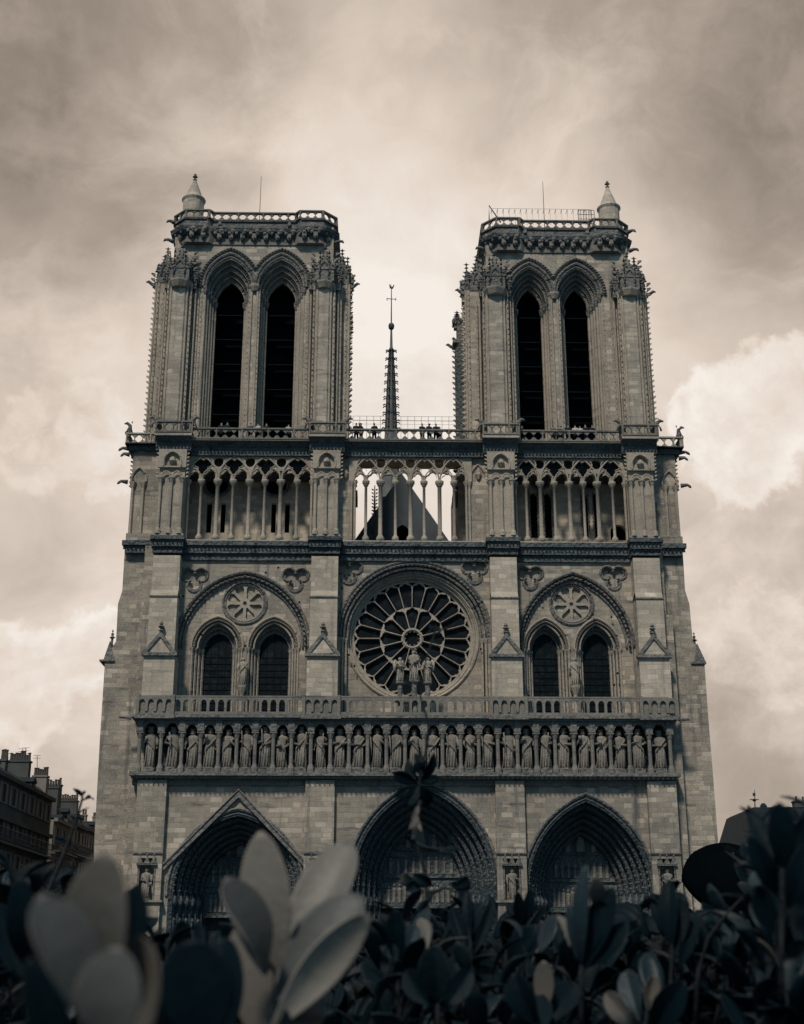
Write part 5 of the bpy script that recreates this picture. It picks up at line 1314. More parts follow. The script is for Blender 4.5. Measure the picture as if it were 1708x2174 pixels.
m = MB(); m.box(X(1604, 1740, yR) - .3, X(1604, 1740, yR) + .5, yR - .1, yR + 1, Z(1752, 1604, yR), Z(1744, 1604, yR))
for q in range(4):
    x_ = xa + 3 + q * 3; m.box(x_ - .6, x_ + .6, yR + .1, yR + 1.2, ze_ + .6, ze_ + 2.4)
m.obj('dormers', 'zinc', hr)
m = MB(); pots = MB(); chimney(m, pots, X(1688, 1705, yR + 4), X(1708, 1705, yR + 4) + 2, yR + 4, yR + 5, zr_ - 1, Z(1703, 1690, yR + 4), 4); c_ = m.obj('chimney', 'plaster', hr); pots.obj('chimney_pots', 'brickpot', c_)
m = MB(); m.lathe(X(1622, 1713, yR + 3), yR + 3, [(.45, zr_ - .3), (.4, zr_ + .4), (.2, zr_ + .7)], 8); m.obj('vent', 'zinc', hr)
m = MB(); p0, p1 = P(1604, 1718, yR + 2), P(1603, 1677, yR + 2); m.tube([p0, p1], .07, 5, .03); m.box(p1.x - .25, p1.x + .05, yR + 2, yR + 2.05, p1.z - .7, p1.z - .35); zq = Z(1698, 1603, yR + 2); m.tube([(p0.x - .5, yR + 2, zq), (p0.x + .5, yR + 2, zq)], .05, 4); m.lathe(p0.x, yR + 2, [(.12, zq - .2), (.3, zq), (.1, zq + .1)], 6)
m.obj('weather_vane', 'iron', hr)
m = MB(); yq = 30; m.box(X(1512, 1800, yq), X(1540, 1800, yq) + 8, yq, yq + 10, 0, Z(1806, 1530, yq)); m.prism([(X(1510, 1800, yq), Z(1806, 1520, yq)), (X(1538, 1800, yq) + 8, Z(1806, 1520, yq)), (X(1534, 1800, yq), Z(1799, 1520, yq)), (X(1518, 1800, yq), Z(1790, 1520, yq))], yq - .1, yq + 10.1)
q = empty('sacristy_annex', (X(1530, 1800, yq), yq, 0)); o = m.obj('annex_walls', 'plaster', q)
m = MB(); m.box(X(1553, 1800, yq + 20), X(1560, 1800, yq + 20), yq + 20, yq + 21, 0, Z(1798, 1556, yq + 20)); m.obj('annex_chimney', 'plaster', q)
tag(q, 'low dark stone annex at the foot of the cathedral on its right side', 'building')

# ================================================================== people
M['cloth_dark'] = plain_mat('dark_coat', (.012, .018, .024), .9, .2, .2, 6)
M['cloth_mid'] = plain_mat('grey_jacket', (.06, .07, .078), .9, .2, .2, 6)
M['cloth_pale'] = plain_mat('pale_jacket', (.42, .39, .35), .9, .2, .1, 6)
M['skin'] = plain_mat('skin', (.30, .24, .20), .6, .3, .05, 6)
M['hair'] = plain_mat('dark_hair', (.012, .014, .016), .7, .3, .2, 20)
def person(x, y, z, label, group=None, coat='cloth_dark', h=1.72, turn=0, pose='stand', legs='cloth_dark'):
    root = empty('person', (x, y, z)); root.rotation_euler = (0, 0, turn); tag(root, label, 'person', group)
    k = h / 1.75
    def skin(name, V, E, R, mat, root_i=0):
        me = bpy.data.meshes.new(name); me.from_pydata([(a * k, b * k, c * k) for a, b, c in V], E, []); me.materials.append(M[mat])
        o = bpy.data.objects.new(name, me); C.objects.link(o); o.parent = root
        md = o.modifiers.new('skin', 'SKIN'); sv = me.skin_vertices[0] if me.skin_vertices else None
        if sv is None:
            return o
        for i, r in enumerate(R): sv.data[i].radius = (r * k, r * k)
        sv.data[root_i].use_root = True
        md.use_smooth_shade = True
        sb = o.modifiers.new('sub', 'SUBSURF'); sb.levels = 1; sb.render_levels = 1
        return o
    arm = {'stand': [(.25, -.02, 1.15), (.24, -.12, .92)], 'up': [(.33, -.12, 1.35), (.22, -.3, 1.62)], 'camera': [(.26, -.12, 1.18), (.10, -.34, 1.48)], 'lean': [(.27, -.1, 1.15), (.16, -.36, 1.08)]}[pose]
    armL = arm if pose in ('camera', 'lean') else [(.25, -.02, 1.15), (.24, -.12, .92)]
    V = [(0, 0, .95), (0, .01, 1.15), (0, .01, 1.38), (0, 0, 1.5), (0, -.01, 1.58), (0, -.02, 1.70)]
    E = [(0, 1), (1, 2), (2, 3), (3, 4), (4, 5)]; R = [.15, .145, .15, .06, .085, .075]
    for s, am in ((1, arm), (-1, armL)):
        b = len(V); V += [(s * .19, .0, 1.42), (s * am[0][0], am[0][1], am[0][2]), (s * am[1][0], am[1][1], am[1][2]), (s * am[1][0] * .9, am[1][1] - .07, am[1][2] + .02)]
        E += [(2, b), (b, b + 1), (b + 1, b + 2), (b + 2, b + 3)]; R += [.07, .052, .038, .035]
        b = len(V); V += [(s * .10, 0, .88), (s * .11, -.02, .5), (s * .11, .01, .1), (s * .12, -.13, .04)]
        E += [(0, b), (b, b + 1), (b + 1, b + 2), (b + 2, b + 3)]; R += [.10, .07, .05, .045]
    # one continuous figure; coat, trousers and hair are separate garments over it
    me = bpy.data.meshes.new('t'); 
    body = bm_skin('body', V, E, R, root, 'skin', k)
    coatV = [(0, 0, .86), (0, .01, 1.12), (0, .01, 1.38), (0, 0, 1.47)]; cE = [(0, 1), (1, 2), (2, 3)]; cR = [.19, .175, .175, .085]
    for s, am in ((1, arm), (-1, armL)):
        b = len(coatV); coatV += [(s * .20, 0, 1.42), (s * am[0][0], am[0][1], am[0][2]), (s * am[1][0], am[1][1], am[1][2])]; cE += [(2, b), (b, b + 1), (b + 1, b + 2)]; cR += [.088, .07, .055]
    bm_skin('coat', coatV, cE, cR, root, coat, k)
    lV = [(0, 0, .92), (.10, 0, .85), (.11, -.02, .5), (.11, .01, .1), (-.10, 0, .85), (-.11, -.02, .5), (-.11, .01, .1)]
    bm_skin('trousers', lV, [(0, 1), (1, 2), (2, 3), (0, 4), (4, 5), (5, 6)], [.15, .115, .085, .07, .115, .085, .07], root, legs, k)
    hm = MB(); hm.ball(0, .015 * k, 1.675 * k, .088 * k, .098 * k, .10 * k, 10, 6); o = hm.obj('hair', 'hair', None, True); o.parent = root
    return root
import bmesh
def bm_skin(name, V, E, R, root, mat, k):
    me = bpy.data.meshes.new(name); bm = bmesh.new(); lay = bm.verts.layers.skin.verify()
    vs = []
    for (a, b, c), r in zip(V, R):
        v = bm.verts.new((a * k, b * k, c * k)); v[lay].radius = (r * k, r * k); v[lay].use_root = (len(vs) == 0); vs.append(v)
    for i, j in E: bm.edges.new((vs[i], vs[j]))
    bm.to_mesh(me); bm.free(); me.materials.append(M[mat])
    o = bpy.data.objects.new(name, me); C.objects.link(o); o.parent = root
    md = o.modifiers.new('skin', 'SKIN'); md.use_smooth_shade = True
    sb = o.modifiers.new('sub', 'SUBSURF'); sb.levels = 1; sb.render_levels = 1
    return o
yp = -.62
crowd = [(757, 'up', 'person with a raised arm at the left end of the middle terrace rail', 'cloth_dark', 0), (767, 'lean', 'dark figure leaning on the terrace rail beside the person with a raised arm', 'cloth_dark', 1),
         (795, 'camera', 'person holding a camera at the terrace rail just left of the spire', 'cloth_dark', 2.8), (897, 'stand', 'leftmost of the group of three at the terrace rail right of the spire', 'cloth_dark', .3),
         (912, 'camera', 'middle person of the group of three at the rail, arms lifted to the face', 'cloth_dark', 3.6), (926, 'lean', 'rightmost of the group of three at the terrace rail right of the spire', 'cloth_dark', 0), (934, 'lean', 'short figure at the terrace rail beside the group of three', 'cloth_dark', 0)]
for u, pose, lab, coat, tn in crowd:
    person(X(u, 905, yp), yp, zt0 - .02, lab, 'visitors along the middle terrace rail', coat, 1.72 if u != 934 else 1.45, tn, pose)
k2 = [(1222, 'pale'), (1232, 'dark'), (1207, 'dark'), (1193, 'mid'), (1186, 'dark'), (1244, 'dark'), (1176, 'mid'), (1258, 'dark')]
wd = {1222: 'visitor in a pale jacket behind the right tower rail, left one of two pale ones', 1232: 'visitor in a pale jacket behind the right tower rail, right one of two pale ones', 1207: 'dark dressed visitor just left of the two pale jackets at the right tower rail', 1193: 'grey dressed visitor in front of the middle pier at the right tower rail',
      1186: 'dark dressed visitor at the left side of the middle pier of the right tower', 1244: 'dark dressed visitor just right of the two pale jackets at the right tower rail', 1176: 'grey dressed visitor furthest left at the right tower rail', 1258: 'dark dressed visitor furthest right at the right tower rail'}
for u, c in k2: person(X(u, 905, -.7), -.7 + random.uniform(0, .3), zt0 - .02, wd[u], 'visitors at the foot of the right tower', 'cloth_pale' if u in (1222, 1232) else 'cloth_' + ('dark' if c != 'mid' else 'mid'), random.uniform(1.6, 1.8), random.uniform(-.5, .5))
k3 = {548: ('cloth_pale', 'visitor in a pale jacket at the left tower rail, before the middle pier'), 566: ('cloth_dark', 'dark dressed visitor just right of the middle pier of the left tower'), 532: ('cloth_mid', 'grey dressed visitor just left of the pale jacket at the left tower rail'), 470: ('cloth_dark', 'dark dressed visitor below the left dark opening of the left tower'),
      483: ('cloth_dark', 'dark dressed visitor nearer the middle below the left dark opening of the left tower'), 613: ('cloth_pale', 'pale dressed visitor furthest right at the left tower rail')}
for u, (c, lab) in k3.items(): person(X(u, 903, -.7), -.7 + random.uniform(0, .3), zt0 - .02, lab, 'visitors at the foot of the left tower', c, random.uniform(1.6, 1.75), random.uniform(-.5, .5))

# umbrella carried past behind the hedge
M['umbrella'] = plain_mat('black_umbrella_cloth', (.0015, .003, .004), 1.0, .0, .2, 4)
dU = 11.5; pu = P(1560, 1900, -CAM_D + dU); top = P(1556, 1821, -CAM_D + dU); Ru = 98 / 2775 * dU
um = empty('umbrella', (top.x, top.y, top.z)); tag(um, 'black domed umbrella with a small pale spot rising behind the hedge at the right', 'umbrella')
tiltM = Matrix.Rotation(R_(46), 4, 'X')
def tl(x, y, z): v = tiltM @ Vector((x, y, z)); return (top.x + v.x, top.y + v.y, top.z + v.z)
m = MB(); nseg = 8; nn = 40; J = 9; amax = 1.38
def dome(th, t_):
    sag = 1 - .035 * t_ ** 2 * abs(math.sin(th * nseg / 2)); r_ = max(.003, Ru * math.sin(t_ * amax) / math.sin(amax)) * sag
    return r_ * math.cos(th), r_ * math.sin(th), -Ru * .80 * (1 - math.cos(t_ * amax))
vs = [tl(*dome(2 * PI * i / nn, j / J)) for j in range(J + 1) for i in range(nn)]
m.add(vs, [(k * nn + i, k * nn + (i + 1) % nn, (k + 1) * nn + (i + 1) % nn, (k + 1) * nn + i) for k in range(J) for i in range(nn)])
cv = m.obj('canopy', 'umbrella', um, True); sm = cv.modifiers.new('solid', 'SOLIDIFY'); sm.thickness = .004
for q in range(nseg):
    th = 2 * PI * q / nseg; m = MB(); pts = []
    for j in range(J + 1):
        x_, y_, z_ = dome(th, j / J); pts.append(tl(x_ * .99, y_ * .99, z_ - .012))
    x_, y_, z_ = dome(th, 1); pts.append(tl(x_ * 1.06, y_ * 1.06, z_ - .03)); m.tube(pts, .005, 4); m.obj('rib', 'iron', um)
m = MB(); m.tube([tl(0, 0, .05), tl(0, 0, -.80)], .008, 6); m.tube([tl(0, 0, -.80), tl(0, -.03, -.88), tl(0, -.07, -.84)], .012, 6); m.obj('shaft_and_handle', 'iron', um)
x_, y_, z_ = dome(-PI * .32, .62); ps = tl(x_ * 1.02, y_ * 1.02, z_ + .01)
m = MB(); m.ball(ps[0], ps[1], ps[2], .028, .012, .028, 8, 5); m.obj('pale_spot', 'cloth_pale', um)  # small pale ball set on the canopy
hand = Vector(tl(0, 0, -.76))
person(hand.x - .04, hand.y + .34, 0, 'person in a dark coat holding up the black domed umbrella', None, 'cloth_dark', 1.62, 0, 'camera')

# ================================================================== hedge in front of the camera
def leaf_mat(name, dark, light, rough=.42, spec=.5, trans=.0, coat=0.0):
    m, t, b = new_mat(name)
    oi = t.add('ShaderNodeNewGeometry'); rnd = oi.outputs['Random Per Island']
    tc = t.add('ShaderNodeTexCoord'); n = t.noise(tc.outputs['Object'], 25, 3, .6).outputs[0]
    big = 'broad' in name
    nb_ = t.noise(tc.outputs['Object'], 14, 5, .6, 1.0).outputs[0]
    f = t.math('ADD', t.math('MULTIPLY', rnd, .3 if big else .7), t.math('MULTIPLY', nb_ if big else n, .75 if big else .35))
    c = t.ramp(f, [(.15, dark), (.85, light)])
    t.l.new(c, b.inputs['Base Color']); b.inputs['Roughness'].default_value = rough; b.inputs['Specular IOR Level'].default_value = spec
    n2_ = t.noise(tc.outputs['Object'], 160, 3, .6).outputs[0]
    bp = t.add('ShaderNodeBump', {'Height': t.math('ADD', n, t.math('MULTIPLY', n2_, .5)), 'Strength': .5, 'Distance': .002}); t.l.new(bp.outputs[0], b.inputs['Normal'])
    return m
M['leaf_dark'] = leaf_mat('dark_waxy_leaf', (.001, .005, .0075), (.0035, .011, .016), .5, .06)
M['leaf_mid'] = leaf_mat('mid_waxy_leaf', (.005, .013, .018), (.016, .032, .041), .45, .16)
M['leaf_pale'] = leaf_mat('young_pale_leaf', (.055, .053, .048), (.13, .12, .105), .55, .3)
M['leaf_big'] = leaf_mat('broad_pale_leaf', (.12, .115, .102), (.27, .25, .216), .6, .2)
M['leaf_brown'] = leaf_mat('broad_dull_leaf', (.035, .037, .036), (.105, .097, .085), .6, .15)
M['leaf_top'] = leaf_mat('waxy_upper_leaf', (.055, .06, .06), (.075, .08, .078), .5, .2)
M['leaf_half'] = leaf_mat('dull_upper_leaf', (.085, .082, .076), (.13, .123, .11), .5, .3)
M['stem'] = plain_mat('twig_bark', (.008, .013, .016), .8, .3, .3, 40)
M['stem_pale'] = plain_mat('green_stem', (.13, .135, .12), .7, .3, .2, 40)
def leaf(m, base, tip, wdt, nrm, fold=.25, curl=.15, nu=8, nv=6, thick=.0012, twist=0.0, rl_=0.0, rr_=0.0):
    """spoon shaped leaf from base to tip, its upper face towards nrm; its margins roll up by rl_ / rr_ radians"""
    base, tip = Vector(base), Vector(tip); ax = tip - base; L = ax.length; ax.normalize()
    nrm = Vector(nrm); nrm = (nrm - ax * nrm.dot(ax)); nrm = nrm.normalized() if nrm.length > 1e-6 else ax.orthogonal().normalized()
    sd = ax.cross(nrm).normalized()
    top, bot = [], []
    for i in range(nu + 1):
        t_ = i / nu
        w_ = wdt / 2 * (max(0, 1 - ((t_ - .6) / .4) ** 2) ** .58 if t_ > .6 else .07 + .93 * math.sin(PI / 2 * t_ / .6) ** 1.2)
        if i == nu: w_ = wdt * .06
        a = twist * t_
        s2 = sd * math.cos(a) + nrm * math.sin(a); n2 = nrm * math.cos(a) - sd * math.sin(a)
        cpt = base + ax * (L * t_) + n2 * (curl * L * (math.sin(PI * t_) * .35 - t_ * t_ * .6))
        for j in range(nv + 1):
            q = j / nv * 2 - 1; ro = (rr_ if q > 0 else rl_) * math.sin(PI * min(1, t_ * 1.0 + .02)) ** .5 if 0 < i < nu else 0
            if ro > .05:
                x_ = math.sin(ro * abs(q)) / ro * (1 + .35 * ro); z_ = (1 - math.cos(ro * abs(q))) / ro * (1 + .35 * ro); nn_ = math.cos(ro * abs(q)); ns_ = -math.sin(ro * abs(q)) * (1 if q > 0 else -1)
            else: x_, z_, nn_, ns_ = abs(q), abs(q) ** 1.15 * fold, 1, 0
            p = cpt + s2 * (w_ * x_ * (1 if q > 0 else -1)) + n2 * (z_ * w_)
            nv_ = (n2 * nn_ + s2 * ns_)
            top.append(p); bot.append(p - nv_ * thick)
    n = (nu + 1) * (nv + 1); ft, fb = [], []
    for i in range(nu):
        for j in range(nv):
            a = i * (nv + 1) + j; b = a + 1; c = a + nv + 2; d = a + nv + 1
            ft.append((a, b, c, d)); fb.append((a + n, d + n, c + n, b + n))
    per = [j for j in range(nv + 1)] + [i * (nv + 1) + nv for i in range(1, nu + 1)] + [nu * (nv + 1) + j for j in range(nv - 1, -1, -1)] + [i * (nv + 1) for i in range(nu - 1, 0, -1)]
    for i in range(len(per)): a, b = per[i], per[(i + 1) % len(per)]; fb.append((b, a, a + n, b + n))
    m.add(top + bot, ft + fb); return len(ft)
# templates, so the mass of the hedge is quick to build
def tmpl(nu, nv, fold, curl):
    q = MB(); leaf(q, (0, 0, 0), (0, 0, 1), .44, (0, -1, 0), fold, curl, nu, nv, .02); return q
TM = [tmpl(6, 4, f_, c_) for f_ in (.1, .3, .5) for c_ in (-.1, .15, .35)]
def put(m, tm, base, ax, nrm, L, wf=1.0):
    ax = ax.normalized(); nrm = (nrm - ax * nrm.dot(ax)); nrm = nrm.normalized() if nrm.length > 1e-5 else ax.orthogonal().normalized(); sd = ax.cross(nrm)
    m.add([base + (sd * (-v[0]) * wf + nrm * (-v[1]) + ax * v[2]) * L for v in tm.v], tm.f)
rl = random.Random(11)
def top_v(u):    # upper outline of the mass of leaves in the middle distance
    pts = [(-200, 1850), (0, 1850), (70, 1840), (150, 1880), (230, 1930), (330, 1985), (400, 1995), (470, 2000), (560, 2010), (640, 2000), (760, 1965), (800, 1935), (860, 1930), (950, 1945), (1040, 1930), (1100, 1950), (1180, 1975), (1290, 1950), (1370, 1945), (1430, 1905), (1470, 1935), (1560, 1938), (1620, 1905), (1650, 1850), (1700, 1800), (1900, 1780)]
    for (a, va), (b, vb) in zip(pts, pts[1:]):
        if a <= u <= b: return va + (vb - va) * (u - a) / (b - a)
    return 1900
hedge = tag(empty('hedge', (0, -98.6, 0)), 'dark evergreen hedge of waxy spoon shaped leaves across the foreground', 'hedge')
dk, md_, pl_, st_ = MB(), MB(), MB(), MB()
for i in range(860):
    d = rl.uniform(.95, 2.7); u = rl.uniform(-120, 1830); tv = top_v(u) + rl.uniform(0, 1) ** 1.3 * 300 + (8 if d > 1.3 else 20)
    if i >= 620: u = rl.uniform(1600, 1850); d = rl.uniform(.85, 1.8); tv = 1770 + (1650 - min(u, 1690)) * -.4 * 0 + rl.random() * 300 + max(0, 1650 - u) * 2.2
    tip = PD(u, tv, d); ln = rl.uniform(.10, .17)
    lean = Vector((rl.uniform(-.4, .4), rl.uniform(-.4, .4), 1)).normalized(); base = tip - lean * ln
    st_.tube([base - lean * .1, base, tip], .0016, 4, .0008)
    n_ = rl.randint(7, 11); r0 = rl.uniform(0, 6)
    pal = rl.random()
    for k in range(n_):
        f = k / (n_ - 1); a = r0 + k * 2.4 + rl.uniform(-.3, .3); up = .55 + .9 * f
        ax = Vector((math.cos(a), math.sin(a), up)).normalized(); Lf = rl.uniform(.034, .052) * (1.05 - .25 * f)
        p = base + (tip - base) * f - ax * 0
        tgt = dk if rl.random() < .68 else md_
        if f > .75 and pal < .06 and rl.random() < .4: tgt = pl_
        put(tgt, rl.choice(TM), p, ax, Vector((-math.cos(a) * .8, -math.sin(a) * .8, 1)), Lf, rl.uniform(.85, 1.15))
for i in range(420):   # the hedge runs on past both sides
    d = rl.uniform(1.2, 2.7); sgn = rl.choice((-1, 1)); u = 854 + sgn * rl.uniform(900, 2600); tip = PD(854, 1900 + rl.random() ** 1.3 * 300, d) + Rv * ((u - 854) / 2775 * d)
    ln = rl.uniform(.10, .17); lean = Vector((rl.uniform(-.4, .4), rl.uniform(-.4, .4), 1)).normalized(); base = tip - lean * ln; n_ = 8; r0 = rl.uniform(0, 6)
    st_.tube([base, tip], .0016, 4, .0008)
    for k in range(n_):
        f = k / (n_ - 1); a = r0 + k * 2.4; put(dk if rl.random() < .7 else md_, rl.choice(TM), base + (tip - base) * f, Vector((math.cos(a), math.sin(a), .55 + .9 * f)).normalized(), Vector((-math.cos(a) * .8, -math.sin(a) * .8, 1)), rl.uniform(.036, .055))
# inner mass so no gaps show low down
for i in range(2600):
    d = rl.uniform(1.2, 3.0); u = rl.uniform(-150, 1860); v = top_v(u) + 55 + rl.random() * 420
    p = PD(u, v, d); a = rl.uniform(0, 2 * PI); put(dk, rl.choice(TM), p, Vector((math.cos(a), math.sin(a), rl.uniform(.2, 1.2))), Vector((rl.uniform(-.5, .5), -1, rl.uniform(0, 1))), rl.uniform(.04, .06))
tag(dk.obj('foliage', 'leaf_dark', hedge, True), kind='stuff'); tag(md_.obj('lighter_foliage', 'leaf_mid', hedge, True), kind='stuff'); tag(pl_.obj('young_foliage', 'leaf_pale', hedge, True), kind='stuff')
tag(st_.obj('twigs', 'stem', hedge), kind='stuff')
m = MB(); m.box(-4, 4, -98.9, -97.0, 0, .62); q = m.obj('planter_soil', 'ground', hedge)

def sprig(name, leaves, stem, mat, label, smat='stem', cat='shoot', group=None, thick=.0004):
    """leaves: (base_u, base_v, tip_u, tip_v, dist, dist_tip, width_px, normal, fold, curl, twist, material)"""
    b0 = PD(stem[0][0], stem[0][1], stem[0][2]); r = empty(name, b0); tag(r, label, cat, group)
    m = MB(); m.tube([PD(*p) for p in stem], stem_r(stem), 6, stem_r(stem) * .6); m.obj('stem', smat, r, True)
    for L in leaves:
        bu, bv, tu, tv, d0, d1, wp, nr, fo, cu, tw_, mt = L[:12]; rol = L[12] if len(L) > 12 else (0, 0); face = L[13] if len(L) > 13 else None
        m = MB(); B, T_ = PD(bu, bv, d0), PD(tu, tv, d1); n_ = -Fv * nr[2] + Rv * nr[0] + Uv * nr[1]
        nf = leaf(m, B, T_, wp / 2775 * (d0 + d1) / 2, n_, fo, cu, 18, 16, thick, tw_, *rol); lo = m.obj('leaf', mt or mat, r, True)
        if face:      # waxy upper side, paler underside
            lo.data.materials.append(M[face])
            for i_ in range(nf): lo.data.polygons[i_].material_index = 1
    return r
def stem_r(stem): return .0022 if stem[0][2] < .7 else .0017
# broad pale shoot in the middle, close to the lens
sprig('leafy_shoot', [
    (594, 2070, 548, 1772, .62, .60, 94, (-.15, .25, 1), .12, .10, .1, None, (.35, .6)),
    (566, 2070, 490, 1868, .60, .58, 88, (.55, .1, 1), .5, .15, -.1, None, (2.1, .4), 'leaf_top'),
    (600, 2060, 742, 1780, .64, .66, 98, (-.25, .1, 1), .3, .08, .1, None, (.3, 1.0), 'leaf_half'),
    (580, 2130, 762, 1895, .61, .61, 104, (-.3, .3, .9), .3, .12, .1, None, (.4, 1.2), 'leaf_top'),
    (570, 2200, 772, 1936, .575, .585, 84, (.35, -.15, 1), .2, -.12, -.1, None, (.25, .6)),
    (566, 2230, 690, 2110, .565, .60, 70, (.3, .4, 1), .2, .1, -.1, 'leaf_dark', (.2, .6)),
    (560, 2240, 508, 1960, .62, .63, 84, (.1, .1, 1), .25, .1, .0, 'leaf_brown', (.3, .5)),
    ], [(560, 2330, .62), (572, 2160, .61), (592, 2050, .62)], 'leaf_big', 'large pale shoot of broad leaves left of centre, the sharper of the two pale shoots', 'stem_pale')
# heavier blurred shoot at the left
sprig('leafy_shoot', [
    (228, 2130, 212, 1822, .37, .35, 134, (-.25, .35, 1), .22, .12, .05, 'leaf_brown', (.5, 1.1), 'leaf_half'),
    (195, 2170, 92, 1905, .35, .34, 112, (.5, .1, .9), .4, .15, -.1, 'leaf_brown', (1.7, .5), 'leaf_top'),
    (268, 2060, 292, 1880, .40, .40, 60, (.8, 0, .6), .4, .1, .3, 'leaf_dark'),
    (225, 2240, 240, 2020, .35, .34, 120, (-.1, .5, 1), .25, .2, 0, 'leaf_brown', (.5, .5), 'leaf_top'),
    (285, 2260, 300, 1985, .36, .36, 110, (-.3, .2, 1), .3, -.1, .1, 'leaf_brown', (.3, 1.0)),
    (120, 2280, 70, 2040, .38, .37, 80, (.6, .2, .8), .4, .15, 0, 'leaf_dark'),
    ], [(215, 2330, .36), (215, 2180, .355), (228, 2120, .37)], 'leaf_brown', 'very blurred brownish shoot of broad leaves at the lower left', 'stem_pale')
# dark broad leaves between the two shoots
sprig('leafy_shoot', [
    (440, 2240, 400, 2000, .55, .54, 150, (.2, .3, 1), .2, .1, 0, None), (480, 2240, 470, 1990, .58, .58, 110, (-.4, .3, 1), .3, .1, 0, None), (380, 2230, 350, 2060, .56, .55, 110, (.5, .4, .8), .3, .1, 0, None)],
    [(440, 2330, .56), (440, 2230, .55)], 'leaf_dark', 'dark shoot of broad leaves between the two large pale shoots')
RS = [  # dark shoots standing above the hedge on the right
 (1235, 2060, .85, [(1235, 2055, 1235, 1845, 34, 'leaf_mid'), (1238, 2065, 1300, 1885, 58, 'leaf_dark'), (1225, 2040, 1212, 1920, 30, 'leaf_mid'), (1265, 1925, 1268, 1870, 36, 'leaf_pale'), (1240, 2060, 1330, 1960, 40, 'leaf_dark'), (1210, 2010, 1190, 1935, 28, 'leaf_pale')], 'tall dark shoot with an oval leaf and a pale young leaf before the right portal'),
 (1110, 2080, 1.3, [(1108, 1980, 1100, 1895, 24, 'leaf_dark'), (1112, 1970, 1130, 1888, 24, 'leaf_dark'), (1108, 1990, 1078, 1915, 22, 'leaf_dark'), (1112, 1985, 1160, 1925, 18, 'leaf_dark')], 'small dark forked shoot below the statue niche between the portals'),
 (1425, 2090, 1.0, [(1428, 2020, 1418, 1868, 40, 'leaf_dark'), (1435, 2030, 1448, 1905, 40, 'leaf_dark'), (1425, 2000, 1385, 1918, 26, 'leaf_dark'), (1440, 2060, 1470, 1960, 36, 'leaf_dark')], 'upright dark shoot before the rightmost statue niche'),
 (1660, 2000, .75, [(1662, 1850, 1658, 1708, 56, 'leaf_dark'), (1655, 1850, 1592, 1722, 36, 'leaf_dark'), (1668, 1860, 1706, 1735, 40, 'leaf_dark'), (1650, 1900, 1600, 1790, 44, 'leaf_dark'), (1675, 1930, 1720, 1800, 60, 'leaf_dark'), (1665, 1960, 1640, 1850, 60, 'leaf_dark'), (1690, 2000, 1700, 1880, 70, 'leaf_dark'), (1640, 1990, 1610, 1880, 46, 'leaf_dark')], 'tallest dark shoot of pointed leaves against the sky at the right edge'),
 (1000, 2080, 1.1, [(1000, 2010, 990, 1890, 22, 'leaf_dark'), (998, 2000, 1020, 1905, 22, 'leaf_dark'), (1005, 2030, 1045, 1920, 26, 'leaf_dark'), (995, 2030, 960, 1930, 30, 'leaf_dark')], 'thin dark shoot at the foot of the middle portal'),
 (845, 2120, 1.0, [(845, 2050, 840, 1935, 44, 'leaf_dark'), (838, 2060, 810, 1950, 36, 'leaf_dark'), (850, 2060, 885, 1960, 36, 'leaf_mid'), (850, 2100, 905, 2030, 40, 'leaf_mid')], 'dark rounded shoot just right of the large pale leaves'),
 (1545, 2120, 1.0, [(1545, 2050, 1550, 1985, 26, 'leaf_mid'), (1538, 2060, 1520, 1990, 26, 'leaf_dark'), (1550, 2070, 1590, 1990, 26, 'leaf_dark')], 'small shoot at the foot of the black umbrella'),
 (930, 2150, .9, [(930, 2130, 925, 2010, 70, 'leaf_mid'), (940, 2150, 1000, 2060, 50, 'leaf_dark'), (915, 2140, 860, 2060, 50, 'leaf_dark')], 'shoot with a broad greyish oval leaf low in the middle'),
 (1150, 2190, .95, [(1155, 2160, 1158, 2040, 42, 'leaf_pale'), (1140, 2180, 1090, 2070, 60, 'leaf_dark'), (1165, 2180, 1225, 2080, 60, 'leaf_dark'), (1150, 2200, 1150, 2110, 50, 'leaf_mid')], 'low shoot with one pale spoon shaped leaf right of the middle'),
 (1370, 2180, .9, [(1375, 2150, 1388, 2070, 34, 'leaf_pale'), (1360, 2170, 1330, 2060, 50, 'leaf_mid'), (1350, 2190, 1290, 2110, 44, 'leaf_brown'), (1385, 2190, 1450, 2090, 60, 'leaf_dark')], 'low shoot with a small bright leaf and a dull brown one at the lower right'),
 (60, 2100, .8, [(60, 2060, 40, 1880, 60, 'leaf_dark'), (70, 2060, 130, 1900, 56, 'leaf_dark'), (50, 2080, -10, 1920, 60, 'leaf_dark'), (70, 2120, 120, 2030, 50, 'leaf_dark')], 'dark leaning shoot at the left edge under the houses'),
 (395, 2100, 1.15, [(395, 2040, 385, 1955, 34, 'leaf_dark'), (402, 2050, 420, 1965, 34, 'leaf_dark'), (390, 2060, 360, 1980, 30, 'leaf_dark'), (405, 2040, 435, 1990, 22, 'leaf_dark')], 'small dark rounded shoot before the left portal')]
for (su, sv_, d, lv, lab) in RS:
    L = []
    for (bu, bv, tu, tv, wp, mt) in lv:
        L.append((bu, bv, tu, tv, d, d + rl.uniform(-.03, .03), wp, (rl.uniform(-.5, .5), rl.uniform(-.1, .5), 1), rl.uniform(.2, .5), rl.uniform(-.1, .3), rl.uniform(-.2, .2), mt))
    hb = min(l[1] for l in lv); c_ = lv[0]
    sprig('leafy_shoot', L, [(su, sv_ + 120, d), (su, sv_, d), (c_[0], c_[1], d), ((c_[0] * 2 + c_[2]) / 3, (c_[1] * 2 + c_[3]) / 3, d)], 'leaf_dark', lab, group='shoots standing up from the hedge')
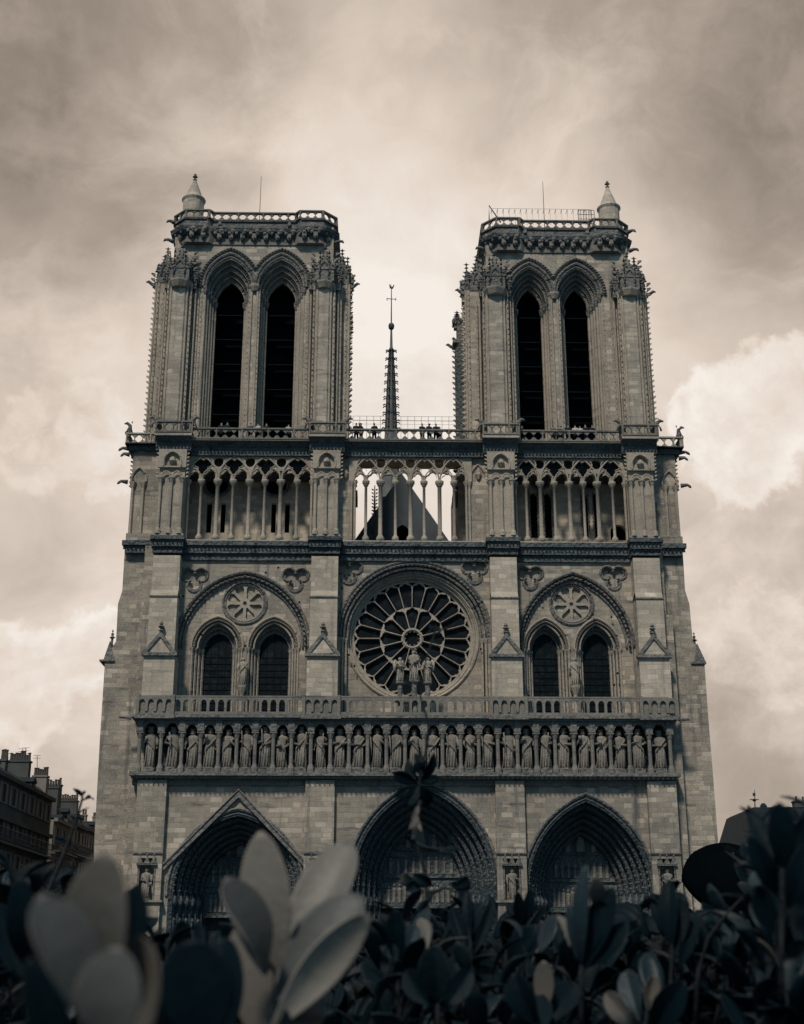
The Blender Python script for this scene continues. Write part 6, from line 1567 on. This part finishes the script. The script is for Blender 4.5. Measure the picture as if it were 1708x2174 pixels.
# thin climbing twigs
def twig(label, pts, d, lvs, mat='leaf_dark', r=.0022, name='twig'):
    b0 = PD(pts[0][0], pts[0][1], d); t_ = empty(name, b0); tag(t_, label, 'twig')
    m = MB(); m.tube([PD(u, v, d) for u, v in pts], r, 6, r * .35); m.obj('stem', 'stem', t_, True)
    for (bu, bv, tu, tv, wp) in lvs:
        m = MB(); leaf(m, PD(bu, bv, d), PD(tu, tv, d + rl.uniform(-.03, .03)), wp / 2775 * d, -Fv + Rv * rl.uniform(-.6, .6) + Uv * rl.uniform(-.2, .8), rl.uniform(.2, .6), rl.uniform(0, .4), 8, 6, .0008, rl.uniform(-.4, .4)); m.obj('leaf', mat, t_, True)
twig('long thin dark twig rising in the centre up to the rose window', [(915, 2000), (908, 1930), (903, 1850), (884, 1790), (888, 1720), (893, 1640), (906, 1590), (912, 1540), (893, 1480), (905, 1400), (925, 1340)], 1.35,
     [(888, 1665, 836, 1642, 26), (890, 1660, 860, 1612, 24), (892, 1655, 888, 1596, 26), (895, 1660, 926, 1604, 22), (890, 1665, 864, 1712, 32), (892, 1668, 910, 1712, 32), (888, 1672, 840, 1694, 28), (895, 1664, 932, 1650, 20), (893, 1640, 882, 1620, 34), (930, 1350, 948, 1330, 12), (922, 1345, 912, 1325, 9)], r=.0020)
twig('short dark side twig with drooping leaves before the middle portal', [(910, 1900), (945, 1885), (985, 1900), (1020, 1930)], 1.3,
     [(895, 1880, 840, 1860, 24), (905, 1868, 862, 1890, 26), (920, 1880, 880, 1860, 26), (955, 1875, 1002, 1890, 36), (960, 1885, 1000, 1868, 26), (975, 1895, 1000, 1925, 30), (985, 1898, 960, 1918, 20), (920, 1890, 912, 1912, 14)])
twig('dark twig with narrow leaves crossing the middle of the central arch', [(884, 1790), (905, 1800), (930, 1803), (958, 1800)], 1.35, [(885, 1792, 860, 1775, 9), (905, 1797, 925, 1806, 12), (930, 1806, 960, 1808, 13), (950, 1800, 962, 1775, 12), (945, 1803, 975, 1800, 9)])
twig('slender twig with pointed leaves against the sky between the houses and the cathedral', [(60, 1990), (95, 1910), (125, 1840), (148, 1780), (165, 1730), (175, 1695), (174, 1683)], 1.5,
     [(174, 1692, 161, 1676, 9), (175, 1690, 181, 1678, 6), (176, 1700, 202, 1690, 11), (155, 1790, 112, 1782, 14), (160, 1740, 185, 1710, 3)], r=.0028)
twig('bare pale stalk slanting down across the lower left foliage', [(50, 1868), (95, 1893), (140, 1915), (178, 1935)], 1.1, [(140, 1875, 190, 1905, 8)], r=.0024)
twig('pale curved stalk at the lower right among the dark leaves', [(1478, 2174), (1485, 2060), (1505, 1990), (1540, 1945), (1578, 1905)], .95, [(1578, 1906, 1583, 1898, 5), (1500, 2000, 1495, 1960, 12)], r=.002)
twig('hanging withered bloom with small pale petals before the central arch', [(893, 1700), (886, 1730), (882, 1760)], 1.0, [(888, 1710, 880, 1738, 10), (886, 1730, 878, 1755, 12), (886, 1735, 892, 1760, 8), (884, 1745, 880, 1775, 9)], 'leaf_pale', .0012, 'withered_bloom')
